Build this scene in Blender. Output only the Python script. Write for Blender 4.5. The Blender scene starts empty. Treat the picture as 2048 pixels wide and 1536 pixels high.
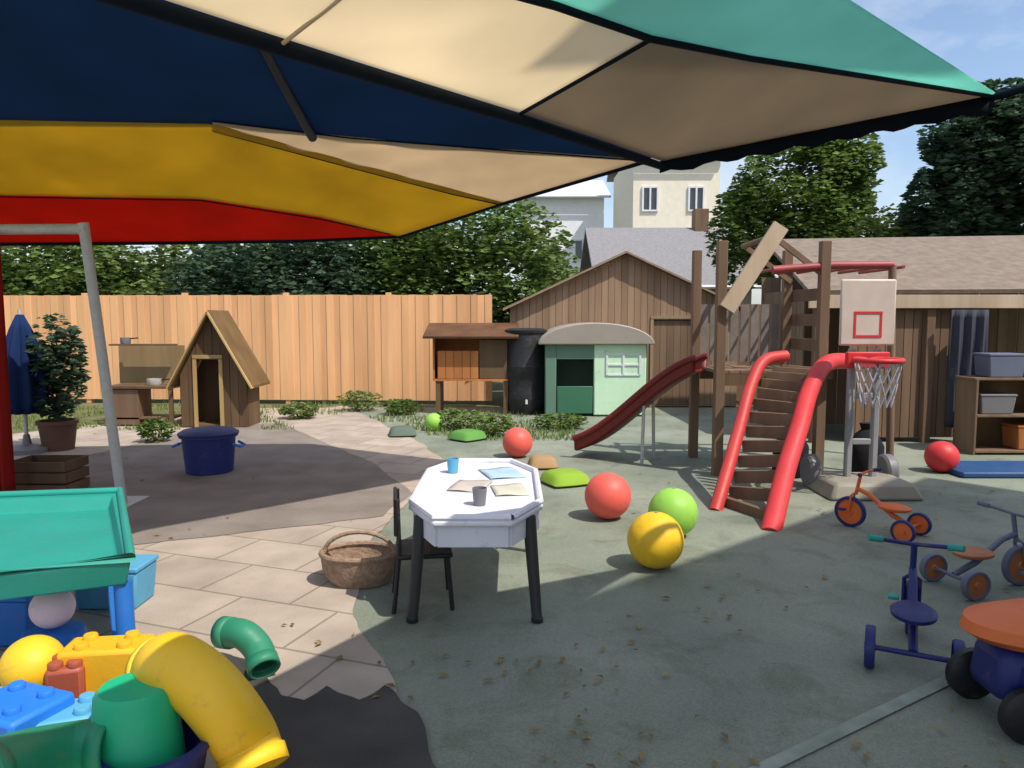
import bpy, bmesh, math, random
from mathutils import Vector, Matrix, noise
random.seed(7)
PI = math.pi
S = bpy.context.scene
C = S.collection

# ---------------------------------------------------------------- camera, sky, sun
EYE = 1.5; FPX = 1479.0; PITCH = math.radians(4.95)
cam = bpy.data.cameras.new('camera'); cam.sensor_width = 36; cam.lens = 36 * FPX / 2048
cam.clip_start = 0.05; cam.clip_end = 800
co = bpy.data.objects.new('camera', cam); C.objects.link(co)
co.location = (0, 0, EYE); co.rotation_euler = (PI / 2 - PITCH, 0, 0)
S.camera = co
SUN_EL = 56.0; SUN_AZ = (1.5, -1.2)                       # towards the sun: right and a little behind
world = bpy.data.worlds.new("World"); S.world = world; world.use_nodes = True
wn = world.node_tree.nodes; wl = world.node_tree.links
sky = wn.new('ShaderNodeTexSky'); sky.sky_type = 'NISHITA'; sky.sun_disc = False
sky.sun_elevation = math.radians(SUN_EL)
az = math.atan2(SUN_AZ[0], SUN_AZ[1]); sky.sun_rotation = az
sky.air_density = 1.0; sky.dust_density = 1.5; sky.ozone_density = 1.5
tcw = wn.new('ShaderNodeTexCoord'); mpw = wn.new('ShaderNodeMapping'); mpw.inputs['Scale'].default_value = (1, 1, 2.2); wl.new(tcw.outputs['Generated'], mpw.inputs[0])
cn = wn.new('ShaderNodeTexNoise'); cn.inputs['Scale'].default_value = 2.6; cn.inputs['Detail'].default_value = 8; cn.inputs['Roughness'].default_value = .58; wl.new(mpw.outputs[0], cn.inputs['Vector'])
cr_ = wn.new('ShaderNodeValToRGB'); cr_.color_ramp.elements[0].position = .40; cr_.color_ramp.elements[1].position = .66; wl.new(cn.outputs[0], cr_.inputs[0])
cm = wn.new('ShaderNodeMix'); cm.data_type = 'RGBA'; wl.new(cr_.outputs[0], cm.inputs[0]); wl.new(sky.outputs[0], cm.inputs[6]); cm.inputs[7].default_value = (4.6, 4.9, 5.4, 1)
wl.new(cm.outputs[2], wn['Background'].inputs[0]); wn['Background'].inputs[1].default_value = 0.15
sun = bpy.data.lights.new('sun', 'SUN'); sun.energy = 3.6; sun.angle = math.radians(0.6); sun.color = (1.0, 0.93, 0.83)
so = bpy.data.objects.new('sun', sun); C.objects.link(so)
h = math.hypot(*SUN_AZ)
sd = Vector((SUN_AZ[0] / h * math.cos(math.radians(SUN_EL)), SUN_AZ[1] / h * math.cos(math.radians(SUN_EL)), math.sin(math.radians(SUN_EL))))
so.rotation_euler = sd.to_track_quat('Z', 'Y').to_euler()
S.view_settings.view_transform = 'Standard'; S.view_settings.look = 'None'
S.view_settings.exposure = 0.36; S.view_settings.gamma = 1

# ---------------------------------------------------------------- helpers
def ray(px, py):
    x = (px - 1024) / FPX; v = (768 - py) / FPX
    c, s = math.cos(PITCH), math.sin(PITCH)
    return Vector((x, c + v * s, -s + v * c))
def G(px, py, z=0.0):                                     # where the line of sight meets height z
    r = ray(px, py); t = (z - EYE) / r.z
    return Vector((r.x * t, r.y * t, z))
def D(px, py, y):                                         # ... meets distance y
    r = ray(px, py); t = y / r.y
    return Vector((r.x * t, y, EYE + r.z * t))

MATS = {}
def mat(name, col=None, rough=0.6, amt=0.12, scale=6.0, bump=0.0, bscale=60.0, spec=0.4, metal=0.0, trans=0.0, col2=None, coat=0.0, stretch=None, dirt=0, isl=0):
    if name in MATS: return MATS[name]
    m = bpy.data.materials.new(name); m.use_nodes = True
    n = m.node_tree.nodes; l = m.node_tree.links
    b = n['Principled BSDF']
    tc = n.new('ShaderNodeTexCoord'); mp = n.new('ShaderNodeMapping')
    l.new(tc.outputs['Object'], mp.inputs[0])
    if stretch: mp.inputs['Scale'].default_value = stretch
    nz = n.new('ShaderNodeTexNoise'); nz.inputs['Scale'].default_value = scale; nz.inputs['Detail'].default_value = 6
    l.new(mp.outputs[0], nz.inputs['Vector'])
    rp = n.new('ShaderNodeValToRGB'); rp.color_ramp.elements[0].position = .3; rp.color_ramp.elements[1].position = .7
    c2 = col2 or tuple(min(1, c * (1 + amt)) for c in col)
    c1 = col if col2 else tuple(c * (1 - amt) for c in col)
    rp.color_ramp.elements[0].color = (*c1, 1); rp.color_ramp.elements[1].color = (*c2, 1)
    l.new(nz.outputs[0], rp.inputs[0]); l.new(rp.outputs[0], b.inputs['Base Color'])
    colout = rp.outputs[0]
    if isl:                                                 # every board, leaf or rung a little different
        ge = n.new('ShaderNodeNewGeometry'); mr = n.new('ShaderNodeMapRange'); mr.inputs[3].default_value = 1 - isl; mr.inputs[4].default_value = 1 + isl
        l.new(ge.outputs['Random Per Island'], mr.inputs[0]); vm = n.new('ShaderNodeVectorMath'); vm.operation = 'SCALE'
        l.new(rp.outputs[0], vm.inputs[0]); l.new(mr.outputs[0], vm.inputs['Scale']); colout = vm.outputs[0]; l.new(colout, b.inputs['Base Color'])
    b.inputs['Roughness'].default_value = rough; b.inputs['Specular IOR Level'].default_value = spec
    b.inputs['Metallic'].default_value = metal; b.inputs['Coat Weight'].default_value = coat
    if bump:
        nb = n.new('ShaderNodeTexNoise'); nb.inputs['Scale'].default_value = bscale; nb.inputs['Detail'].default_value = 4
        l.new(mp.outputs[0], nb.inputs['Vector'])
        bp = n.new('ShaderNodeBump'); bp.inputs['Strength'].default_value = bump; bp.inputs['Distance'].default_value = .01
        l.new(nb.outputs[0], bp.inputs['Height']); l.new(bp.outputs[0], b.inputs['Normal'])
    if trans:
        t = n.new('ShaderNodeBsdfTranslucent'); l.new(colout, t.inputs[0])
        mx = n.new('ShaderNodeMixShader'); mx.inputs[0].default_value = trans
        l.new(b.outputs[0], mx.inputs[1]); l.new(t.outputs[0], mx.inputs[2])
        l.new(mx.outputs[0], n['Material Output'].inputs[0])
    if dirt:                                                # scuffs and grime that stay with the thing
        dn = n.new('ShaderNodeTexNoise'); dn.inputs['Scale'].default_value = 14; dn.inputs['Detail'].default_value = 9; dn.inputs['Roughness'].default_value = .7
        l.new(tc.outputs['Object'], dn.inputs['Vector'])
        dr = n.new('ShaderNodeValToRGB'); dr.color_ramp.elements[0].position = .56; dr.color_ramp.elements[1].position = .80
        dr.color_ramp.elements[0].color = (0, 0, 0, 1); dr.color_ramp.elements[1].color = (dirt, dirt, dirt, 1); l.new(dn.outputs[0], dr.inputs[0])
        dm = n.new('ShaderNodeMix'); dm.data_type = 'RGBA'; l.new(dr.outputs[0], dm.inputs[0]); l.new(rp.outputs[0], dm.inputs[6]); dm.inputs[7].default_value = (.16, .13, .10, 1)
        l.new(dm.outputs[2], b.inputs['Base Color'])
        rr_ = n.new('ShaderNodeMapRange'); rr_.inputs[3].default_value = rough - .06; rr_.inputs[4].default_value = rough + .3; l.new(dn.outputs[0], rr_.inputs[0]); l.new(rr_.outputs[0], b.inputs['Roughness'])
    MATS[name] = m
    return m
def plastic(name, col): return mat(name, col, .40, .08, 2.5, .08, 70, .45, dirt=.55)
def fabric(name, col, tr=.5): return mat(name, col, .85, .11, 1.6, .7, 7, .12, trans=tr)
def wood(name, c1, c2): return mat(name, c1, .7, 0, 5, .4, 22, .25, col2=c2, stretch=(1, 1, .12), isl=.13)

class MB:
    def __init__(s): s.bm = bmesh.new()
    def box(s, c, d, rz=0, M=None, taper=1.0):
        r = bmesh.ops.create_cube(s.bm, size=1)
        T = Matrix.Translation(Vector(c)) @ Matrix.Rotation(rz, 4, 'Z') if M is None else M
        for v in r['verts']:
            k = taper if v.co.z > 0 else 1
            v.co = T @ Vector((v.co.x * d[0] * k, v.co.y * d[1] * k, v.co.z * d[2]))
        return s
    def beam(s, a, b, w, t, up=(0, 0, 1)):
        a, b = Vector(a), Vector(b); z = (b - a).normalized(); u = Vector(up)
        if abs(z.dot(u)) > .98: u = Vector((0, 1, 0))
        x = u.cross(z).normalized(); y = z.cross(x)
        M = Matrix((x, y, z)).transposed().to_4x4(); M.translation = (a + b) / 2
        return s.box(None, (w, t, (b - a).length), M=M)
    def tube(s, pts, r, n=12, cap=True):
        pts = [Vector(p) for p in pts]; rs = r if isinstance(r, (list, tuple)) else [r] * len(pts)
        rings = []; px = None
        for i, p in enumerate(pts):
            d = (pts[min(i + 1, len(pts) - 1)] - pts[max(i - 1, 0)]).normalized()
            if px is None:
                u = Vector((0, 0, 1)) if abs(d.z) < .9 else Vector((1, 0, 0)); px = u.cross(d).normalized()
            px = (px - d * px.dot(d)).normalized(); py = d.cross(px)
            rings.append([s.bm.verts.new(p + (px * math.cos(a) + py * math.sin(a)) * rs[i]) for a in [2 * PI * k / n for k in range(n)]])
        for i in range(len(rings) - 1):
            for k in range(n):
                s.bm.faces.new((rings[i][k], rings[i][(k + 1) % n], rings[i + 1][(k + 1) % n], rings[i + 1][k]))
        if cap: s.bm.faces.new(rings[0][::-1]); s.bm.faces.new(rings[-1])
        return s
    def lathe(s, prof, c=(0, 0, 0), n=32, sx=1, sy=1, R=None):
        c = Vector(c); R = R or Matrix.Identity(3); rings = []
        for r, z in prof:
            if r < 1e-5: rings.append([s.bm.verts.new(c + R @ Vector((0, 0, z)))])
            else: rings.append([s.bm.verts.new(c + R @ Vector((r * sx * math.cos(2 * PI * k / n), r * sy * math.sin(2 * PI * k / n), z))) for k in range(n)])
        for a, b in zip(rings, rings[1:]):
            for k in range(n):
                k2 = (k + 1) % n
                f = [a[0], b[k], b[k2]][::-1] if len(a) == 1 and len(b) > 1 else [a[k], a[k2], b[0]] if len(b) == 1 and len(a) > 1 else [a[k], a[k2], b[k2], b[k]] if len(a) > 1 else None
                if f: s.bm.faces.new(f)
        return s
    def prism(s, poly, M, depth):                          # polygon in local xy, extruded along local z
        lo = [s.bm.verts.new(M @ Vector((x, y, 0))) for x, y in poly]; hi = [s.bm.verts.new(M @ Vector((x, y, depth))) for x, y in poly]
        s.bm.faces.new(lo[::-1]); s.bm.faces.new(hi)
        for i in range(len(poly)):
            j = (i + 1) % len(poly); s.bm.faces.new((lo[i], lo[j], hi[j], hi[i]))
        return s
    def poly(s, pts): s.bm.faces.new([s.bm.verts.new(Vector(p)) for p in pts]); return s
    def grid(s, rows):
        V = [[s.bm.verts.new(p) for p in r] for r in rows]
        for a, b in zip(V, V[1:]):
            for i in range(len(a) - 1): s.bm.faces.new((a[i], a[i + 1], b[i + 1], b[i]))
        return s
    def obj(s, name, m, parent=None, bevel=0, smooth=True, solid=0, sub=0):
        bmesh.ops.recalc_face_normals(s.bm, faces=s.bm.faces)
        me = bpy.data.meshes.new(name)
        if parent is not None:                              # local to the thing it belongs to
            mw = Matrix.Translation(Vector(parent.get('_o', (0, 0, 0))))
            s.bm.transform(mw.inverted())
        s.bm.to_mesh(me); s.bm.free()
        for p in me.polygons: p.use_smooth = smooth
        me.materials.append(m)
        if smooth:
            try: me.set_sharp_from_angle(angle=math.radians(38))
            except Exception: pass
        o = bpy.data.objects.new(name, me); C.objects.link(o)
        if parent is not None:
            o.parent = parent; o['_o'] = parent.get('_o', (0, 0, 0))
        if solid:
            q = o.modifiers.new('s', 'SOLIDIFY'); q.thickness = solid; q.offset = 0
        if bevel:
            q = o.modifiers.new('b', 'BEVEL'); q.width = bevel; q.segments = 2; q.limit_method = 'ANGLE'
        if sub:
            q = o.modifiers.new('u', 'SUBSURF'); q.levels = sub; q.render_levels = sub
        return o
def rest(o, loc):                                           # put the origin of a single mesh thing at its base
    loc = Vector(loc); o.data.transform(Matrix.Translation(-loc)); o.location = loc; return o
def tag(o, label, cat, group=None, kind=None):
    if label: o['label'] = label
    if cat: o['category'] = cat
    if group: o['group'] = group
    if kind: o['kind'] = kind
    return o
def thing(name, label, cat, loc, group=None):
    o = bpy.data.objects.new(name, None); C.objects.link(o); o.empty_display_size = .1
    o.location = loc; o['_o'] = tuple(loc); return tag(o, label, cat, group)
def copy_thing(o, loc, rz=0, label=None, scale=1, mats=None):
    r = o.copy(); C.objects.link(r); r.location = loc; r.rotation_euler = (0, 0, rz); r.scale = (scale,) * 3
    if label: r['label'] = label
    def kids(src, dst):
        for ch in list(src.children):
            c = ch.copy(); C.objects.link(c); c.parent = dst
            if mats and ch.name.split('.')[0] in mats:
                c.data = ch.data.copy(); c.data.materials.clear(); c.data.materials.append(mats[ch.name.split('.')[0]])
            kids(ch, c)
    kids(o, r); return r
def struct(o): o['kind'] = 'structure'; return o

# ---------------------------------------------------------------- materials
pine = wood('pine_fence', (.68, .37, .18), (.80, .46, .23))
brown = wood('brown_board', (.15, .092, .058), (.22, .145, .092))
darkw = wood('dark_timber', (.10, .06, .032), (.16, .10, .055))
palew = wood('pale_timber', (.42, .32, .22), (.56, .44, .32))
orangew = wood('orange_timber', (.33, .12, .035), (.50, .20, .07))
roofm = mat('felt_roof', (.21, .165, .13), .9, .2, 8, .5, 120)
white = plastic('white_plastic', (.72, .72, .78)); blackp = plastic('black_plastic', (.012, .012, .014))
redp = plastic('red_plastic', (.62, .035, .04)); darkred = plastic('dark_red_plastic', (.17, .012, .01))
yellowp = plastic('yellow_plastic', (.85, .52, .02)); greenp = plastic('green_plastic', (.01, .42, .20))
limep = plastic('lime_plastic', (.30, .60, .08)); bluep = plastic('blue_plastic', (.02, .16, .55)); navyp = plastic('navy_plastic', (.012, .022, .14))
tealp = plastic('teal_plastic', (.02, .31, .25)); pinkp = plastic('pink_plastic', (.88, .66, .66)); orangep = plastic('orange_plastic', (.75, .16, .035))
coralp = plastic('coral_plastic', (.80, .12, .09)); skyp = plastic('light_blue_plastic', (.10, .38, .60)); mintp = plastic('mint_plastic', (.58, .82, .58))
greyp = plastic('grey_plastic', (.17, .17, .18)); taupep = plastic('taupe_plastic', (.32, .28, .24)); greyb = plastic('blue_grey_plastic', (.13, .15, .22))
steel = mat('painted_steel', (.45, .45, .42), .4, .08, 20, .05, 60, .5)
navyf = fabric('navy_canvas', (.025, .07, .155), .62); yellowf = fabric('yellow_canvas', (.60, .43, .055), .6); redf = fabric('red_canvas', (.55, .035, .015), .55)
creamf = fabric('cream_canvas', (.90, .80, .62), .75); taupef = fabric('taupe_canvas', (.46, .385, .30), .52); tealf = fabric('teal_canvas', (.42, .80, .70), .7); beigef = fabric('beige_canvas', (.74, .62, .46), .6)
trim = fabric('dark_binding', (.006, .012, .022), .05)

render = mat('cream_render', (.80, .74, .60), .85, .05, 4, .2, 60); slate = mat('slate_roof', (.22, .215, .225), .7, .15, 12, .4, 30)
# ---------------------------------------------------------------- ground
def ground_mat():
    m = mat('rough_ground', (.10, .11, .05), .95, .3, 3, .6, 40, .1, col2=(.17, .16, .08)); return m
def surface_mat():                                           # worn soft play surface, speckled grey green
    m = bpy.data.materials.new('play_surface'); m.use_nodes = True; n = m.node_tree.nodes; l = m.node_tree.links; b = n['Principled BSDF']
    tc = n.new('ShaderNodeTexCoord')
    a = n.new('ShaderNodeTexNoise'); a.inputs['Scale'].default_value = .9; a.inputs['Detail'].default_value = 5
    c = n.new('ShaderNodeTexNoise'); c.inputs['Scale'].default_value = 140; c.inputs['Detail'].default_value = 2
    l.new(tc.outputs['Object'], a.inputs[0]); l.new(tc.outputs['Object'], c.inputs[0])
    r1 = n.new('ShaderNodeValToRGB'); r1.color_ramp.elements[0].position = .35; r1.color_ramp.elements[1].position = .68
    r1.color_ramp.elements[0].color = (.18, .21, .165, 1); r1.color_ramp.elements[1].color = (.28, .30, .24, 1)
    r2 = n.new('ShaderNodeValToRGB'); r2.color_ramp.elements[0].position = .35; r2.color_ramp.elements[1].position = .65
    r2.color_ramp.elements[0].color = (.8, .82, .8, 1); r2.color_ramp.elements[1].color = (1.1, 1.1, 1.08, 1)
    mx = n.new('ShaderNodeMix'); mx.data_type = 'RGBA'; mx.blend_type = 'MULTIPLY'; mx.inputs[0].default_value = 1
    l.new(a.outputs[0], r1.inputs[0]); l.new(c.outputs[0], r2.inputs[0]); l.new(r1.outputs[0], mx.inputs[6]); l.new(r2.outputs[0], mx.inputs[7])
    st = n.new('ShaderNodeTexNoise'); st.inputs['Scale'].default_value = 2.7; st.inputs['Detail'].default_value = 11; st.inputs['Roughness'].default_value = .68; st.inputs['Distortion'].default_value = .6
    l.new(tc.outputs['Object'], st.inputs[0]); r3 = n.new('ShaderNodeValToRGB'); r3.color_ramp.elements[0].position = .50; r3.color_ramp.elements[1].position = .64
    r3.color_ramp.elements[0].color = (1, 1, 1, 1); r3.color_ramp.elements[1].color = (.76, .75, .70, 1); l.new(st.outputs[0], r3.inputs[0])
    m2 = n.new('ShaderNodeMix'); m2.data_type = 'RGBA'; m2.blend_type = 'MULTIPLY'; m2.inputs[0].default_value = 1; l.new(mx.outputs[2], m2.inputs[6]); l.new(r3.outputs[0], m2.inputs[7])
    l.new(m2.outputs[2], b.inputs['Base Color']); b.inputs['Roughness'].default_value = .85
    bp = n.new('ShaderNodeBump'); bp.inputs['Strength'].default_value = .5; bp.inputs['Distance'].default_value = .004
    l.new(c.outputs[0], bp.inputs['Height']); l.new(bp.outputs[0], b.inputs['Normal']); return m
def paving_mat():
    m = bpy.data.materials.new('paving'); m.use_nodes = True; n = m.node_tree.nodes; l = m.node_tree.links; b = n['Principled BSDF']
    tc = n.new('ShaderNodeTexCoord'); mp = n.new('ShaderNodeMapping'); mp.inputs['Rotation'].default_value = (0, 0, .35)
    l.new(tc.outputs['Object'], mp.inputs[0])
    br = n.new('ShaderNodeTexBrick'); br.inputs['Scale'].default_value = 1; br.inputs['Brick Width'].default_value = .6; br.inputs['Row Height'].default_value = .45
    br.inputs['Mortar Size'].default_value = .008; br.inputs['Color1'].default_value = (.38, .32, .265, 1); br.inputs['Color2'].default_value = (.45, .38, .315, 1)
    br.inputs['Mortar'].default_value = (.24, .21, .17, 1); l.new(mp.outputs[0], br.inputs[0])
    nz = n.new('ShaderNodeTexNoise'); nz.inputs['Scale'].default_value = 3; nz.inputs['Detail'].default_value = 8; l.new(mp.outputs[0], nz.inputs[0])
    r2 = n.new('ShaderNodeValToRGB'); r2.color_ramp.elements[0].position = .3; r2.color_ramp.elements[1].position = .7
    r2.color_ramp.elements[0].color = (.78, .77, .75, 1); r2.color_ramp.elements[1].color = (1.1, 1.08, 1.06, 1); l.new(nz.outputs[0], r2.inputs[0])
    mx = n.new('ShaderNodeMix'); mx.data_type = 'RGBA'; mx.blend_type = 'MULTIPLY'; mx.inputs[0].default_value = 1
    l.new(br.outputs[0], mx.inputs[6]); l.new(r2.outputs[0], mx.inputs[7]); l.new(mx.outputs[2], b.inputs['Base Color'])
    b.inputs['Roughness'].default_value = .85
    bp = n.new('ShaderNodeBump'); bp.inputs['Strength'].default_value = .6; bp.inputs['Distance'].default_value = .006
    nb = n.new('ShaderNodeTexNoise'); nb.inputs['Scale'].default_value = 90; l.new(mp.outputs[0], nb.inputs[0])
    l.new(nb.outputs[0], bp.inputs['Height']); l.new(bp.outputs[0], b.inputs['Normal']); return m
struct(MB().poly([(-300, -60, 0), (300, -60, 0), (300, 500, 0), (-300, 500, 0)]).obj('ground', ground_mat(), smooth=False))
pr = [G(x, y) for x, y in ((900, 1600), (800, 1400), (705, 1215), (740, 1090), (830, 985), (900, 930), (830, 880), (690, 812))]
fine = []
for i in range(len(pr) - 1):
    for j in range(14):
        q = pr[i].lerp(pr[i + 1], j / 14); fine.append(q + Vector((.05 * noise.noise(q * 2.1) + .02 * noise.noise(q * 9), 0, 0)))
pr = fine + [pr[-1]]
surf = [(v.x, v.y, .004) for v in pr] + [(-2.9, 12.6, .004), (14, 12.6, .004), (14, -3, .004), (-.1, -3, .004)]
struct(MB().poly(surf).obj('play_surface', surface_mat(), smooth=False))
pth = [(v.x + .0, v.y, .008) for v in pr] + [(-3.2, 12.5, .008), (-4.6, 12.5, .008), (-7, 9, .008), (-7, -3, .008), (-.3, -3, .008)]
struct(MB().poly(pth).obj('path', paving_mat(), smooth=False))

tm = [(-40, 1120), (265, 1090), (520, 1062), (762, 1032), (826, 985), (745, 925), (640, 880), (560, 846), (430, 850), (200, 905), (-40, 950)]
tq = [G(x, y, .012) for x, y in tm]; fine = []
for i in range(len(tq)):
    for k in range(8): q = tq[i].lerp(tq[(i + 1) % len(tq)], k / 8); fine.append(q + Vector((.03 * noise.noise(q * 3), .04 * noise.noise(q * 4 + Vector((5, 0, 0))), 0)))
struct(MB().poly(fine).obj('shade_patch', mat('canopy_shade', (.19, .16, .135), .9, .2, 2.5, .7, 110, col2=(.27, .235, .205)), smooth=False))  # dark sheet laid in the canopy's shadow band to deepen the shade
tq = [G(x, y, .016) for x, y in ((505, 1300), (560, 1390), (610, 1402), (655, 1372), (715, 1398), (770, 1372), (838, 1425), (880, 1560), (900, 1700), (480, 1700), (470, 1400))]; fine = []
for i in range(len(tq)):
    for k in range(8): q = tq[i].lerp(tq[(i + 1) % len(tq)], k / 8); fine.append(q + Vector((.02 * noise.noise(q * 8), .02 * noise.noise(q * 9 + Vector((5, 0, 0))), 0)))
struct(MB().poly(fine).obj('shade_patch', mat('near_shade', (.045, .043, .04), .9, .2, 3, .8, 130, col2=(.085, .08, .075)), smooth=False))  # irregular shadow on the near ground, painted as a dark patch
la, lb = G(1470, 1570), G(1900, 1362); ld = (lb - la).normalized(); ln = Vector((-ld.y, ld.x, 0)) * .028
struct(MB().poly([la - ln + Vector((0, 0, .012)), lb - ln + Vector((0, 0, .012)), lb + ln + Vector((0, 0, .012)), la + ln + Vector((0, 0, .012))]).obj('sun_strip', mat('sun_strip_tone', (.20, .235, .19), .8, 0, 9, .2, 60, col2=(.32, .37, .31)), smooth=False))  # strip of sunlight on the ground, put in as a paler colour

# ---------------------------------------------------------------- foliage
def leafmat(name, c1, c2): return mat(name, c1, .6, 0, 1.4, 0, trans=.4, col2=c2, spec=.3, isl=.45)
leafA = leafmat('leaf_mid', (.085, .15, .03), (.17, .25, .06)); leafB = leafmat('leaf_dark', (.035, .075, .045), (.08, .14, .07))
leafC = leafmat('leaf_light', (.13, .20, .045), (.24, .31, .10)); bark = wood('bark', (.07, .05, .035), (.13, .10, .07))
def leaves(mb, c, r, n, size, rnd, flat=1.0):
    c = Vector(c)
    for _ in range(n):
        while True:
            p = Vector((rnd.uniform(-1, 1), rnd.uniform(-1, 1), rnd.uniform(-1, 1)))
            if .25 < p.length < 1: break
        if noise.noise(p * 2.3 + c) < -.12: continue
        p = c + Vector((p.x * r[0], p.y * r[1], p.z * r[2]))
        s = size * rnd.uniform(.6, 1.4)
        q = Matrix.Rotation(rnd.uniform(0, 2 * PI), 3, 'Z') @ Matrix.Rotation(rnd.uniform(-1.2, 1.2), 3, 'X')
        vs = [mb.bm.verts.new(p + q @ Vector(v)) for v in ((-s, 0, 0), (0, -s * .5, s * .15), (s, 0, 0), (0, s * .5, s * .15))]
        mb.bm.faces.new(vs)
def tree(label, base, h, blobs, lm, size, trunk_r, n, name='tree', group=None):
    rnd = random.Random(hash((round(base[0] * 10), round(h * 10))) & 9999)
    t = thing(name, label, 'tree', (base[0], base[1], 0), group)
    b = Vector((base[0], base[1], 0)); m = MB()
    m.tube([b, b + Vector((.08 * h * .1, 0, h * .3)), b + Vector((-.03 * h, .02 * h, h * .6)), b + Vector((.01 * h, 0, h * .85))], [trunk_r, trunk_r * .75, trunk_r * .5, trunk_r * .15])
    for bl in blobs:
        c = b + Vector(bl[0]); m.tube([b + Vector((0, 0, h * .3)), (b + c) / 2 + Vector((0, 0, h * .22)), c], [trunk_r * .5, trunk_r * .3, trunk_r * .08], 8)
    m.obj('trunk', bark, t)
    cr = MB()
    for bl in blobs: leaves(cr, b + Vector(bl[0]), bl[1], int(n * bl[2]), size, rnd)
    cr.obj('crown', lm, t, smooth=False)
    return t
def at(px, y): return ((px - 1024) / FPX * y * 1.0, y)
# trees behind the fence: a low dense belt, from left to right
for i, (px, y, h, w, lm, lb) in enumerate([
    (-250, 17, 3.6, 2.6, leafB, 'dark bushy tree behind the fence at the left edge, beyond the white tube frame'),
    (60, 16, 3.3, 2.2, leafA, 'green bushy tree behind the white tube frame'),
    (330, 17, 3.5, 2.4, leafC, 'light green bushy tree above the fence left of the wooden playhouse roof'),
    (560, 16, 3.3, 2.0, leafB, 'dark green bushy tree above the orange fence, right of the playhouse roof'),
    (740, 17, 3.6, 2.2, leafA, 'mid green bushy tree above the middle of the orange fence'),
    (930, 16, 4.0, 1.9, leafA, 'taller green tree above the right end of the orange fence')]):
    x, y = at(px, y)
    h *= 1.16
    tree(lb, (x, y), h, [((0, 0, h * .55), (w, w * .7, h * .42), 1), ((-w * .6, .1, h * .5), (w * .7, w * .6, h * .33), .6), ((w * .6, -.1, h * .52), (w * .7, w * .6, h * .35), .6)], lm, .085, .12, 9500, group='trees behind the orange fence')
x, y = at(1085, 26)
tree('pale green airy tree in front of the pale house, left of the grey slate roof', (x, y), 4.6, [((0, 0, 3.2), (1.0, 1, 1.2), 1)], leafC, .10, .1, 1500)
x, y = at(1590, 20)
tree('bright green round tree between the cream house and the tall dark trees', (x, y), 6.6, [((0, 0, 4.6), (1.9, 1.4, 1.9), 1.1), ((.9, 0, 5.4), (1.25, 1, 1.5), .7), ((-1.3, .2, 3.8), (1.1, 1, 1.5), .6), ((.9, -.3, 3.3), (1.7, 1, 1.3), .9)], leafA, .10, .18, 9000)
x, y = at(1985, 17)
tree('tall dark tree at the right edge above the shelter roof', (x, y), 7.2, [((0, 0, 5.1), (1.5, 1.4, 1.5), 1), ((.8, 0, 3.8), (1.9, 1.4, 1.6), 1), ((-1.0, 0, 3.8), (1.15, 1.2, 1.5), .9), ((-.3, 0, 5.6), (1.5, 1.2, 1.2), .7)], leafB, .10, .2, 11000)
x, y = at(2230, 15)
tree('dark tree mostly outside the right edge', (x, y), 7.5, [((0, 0, 5), (2.0, 1.4, 2), 1.2)], leafB, .10, .2, 9000)
x, y = at(1860, 18)
tree('olive green low tree above the shelter roof, left of the tall dark tree', (x, y), 5.0, [((0, 0, 3.1), (1.5, 1, 1.15), 1), ((-.9, .2, 3.0), (1.1, 1, 1.3), .6), ((.6, .1, 3.9), (.7, .8, .9), .35)], leafC, .09, .12, 5000)
# building added out of view, its edge placed to shade the near ground
bwall = mat('shade_building_brick', (.30, .16, .10), .85, .2, 9, .5, 50)
u_ = Vector((1.8, 1.54, 0)).normalized(); n_ = Vector((u_.y, -u_.x, 0)); a_ = Vector((2.6, .30, 0)) - u_ * .5; L_ = 6.6; rz_ = math.atan2(u_.y, u_.x)
t = thing('shade_building', 'brick building added behind and to the right of the viewpoint, outside the picture, to shade the near ground', 'building', tuple(a_ + u_ * L_ / 2)); cc = a_ + u_ * L_ / 2 + n_ * 3.3
MB().box((cc.x, cc.y, 2.9), (L_ - .5, 6.2, 5.8), rz_).obj('wall', bwall, t, smooth=False)  # walls of the added shade building
cc = a_ + u_ * L_ / 2 + n_ * 3.1
MB().box((cc.x, cc.y, 5.9), (L_, 6.6, .2), rz_).obj('roof', slate, t, smooth=False)  # roof of the added shade building
for k in range(3):
    q = a_ + u_ * (1.1 + 2.1 * k) + n_ * .19
    MB().box((q.x, q.y, 1.6), (1.2, .06, 1.2), rz_).obj('window', white, t, smooth=False)
    q = q - n_ * .035; MB().box((q.x, q.y, 1.6), (1.08, .02, 1.08), rz_).obj('pane', mat('glass', (.03, .04, .05), .08, .1, 2, spec=.8), t, smooth=False)
# grass verge
gm = MB(); rnd = random.Random(3)
for _ in range(9000):
    px = rnd.uniform(-200, 1150); p = G(px, rnd.uniform(806, 862) + (20 if px > 850 else 0)); s = rnd.uniform(.03, .10)
    if noise.noise(Vector((p.x * 1.5, p.y * 1.5, 0))) < -.15 or (abs(p.x + 3.4 - (12 - p.y) * .6) < .75 and p.y < 11.6): continue
    a = rnd.uniform(0, PI); d = Vector((math.cos(a), math.sin(a), 0)) * .012; t = Vector((rnd.uniform(-.03, .03), rnd.uniform(-.03, .03), s))
    gm.poly([p - d, p + d, p + t])
tag(gm.obj('grass', leafC, smooth=False), 'scruffy grass growing along the foot of the orange fence', 'grass', kind='stuff')

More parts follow.
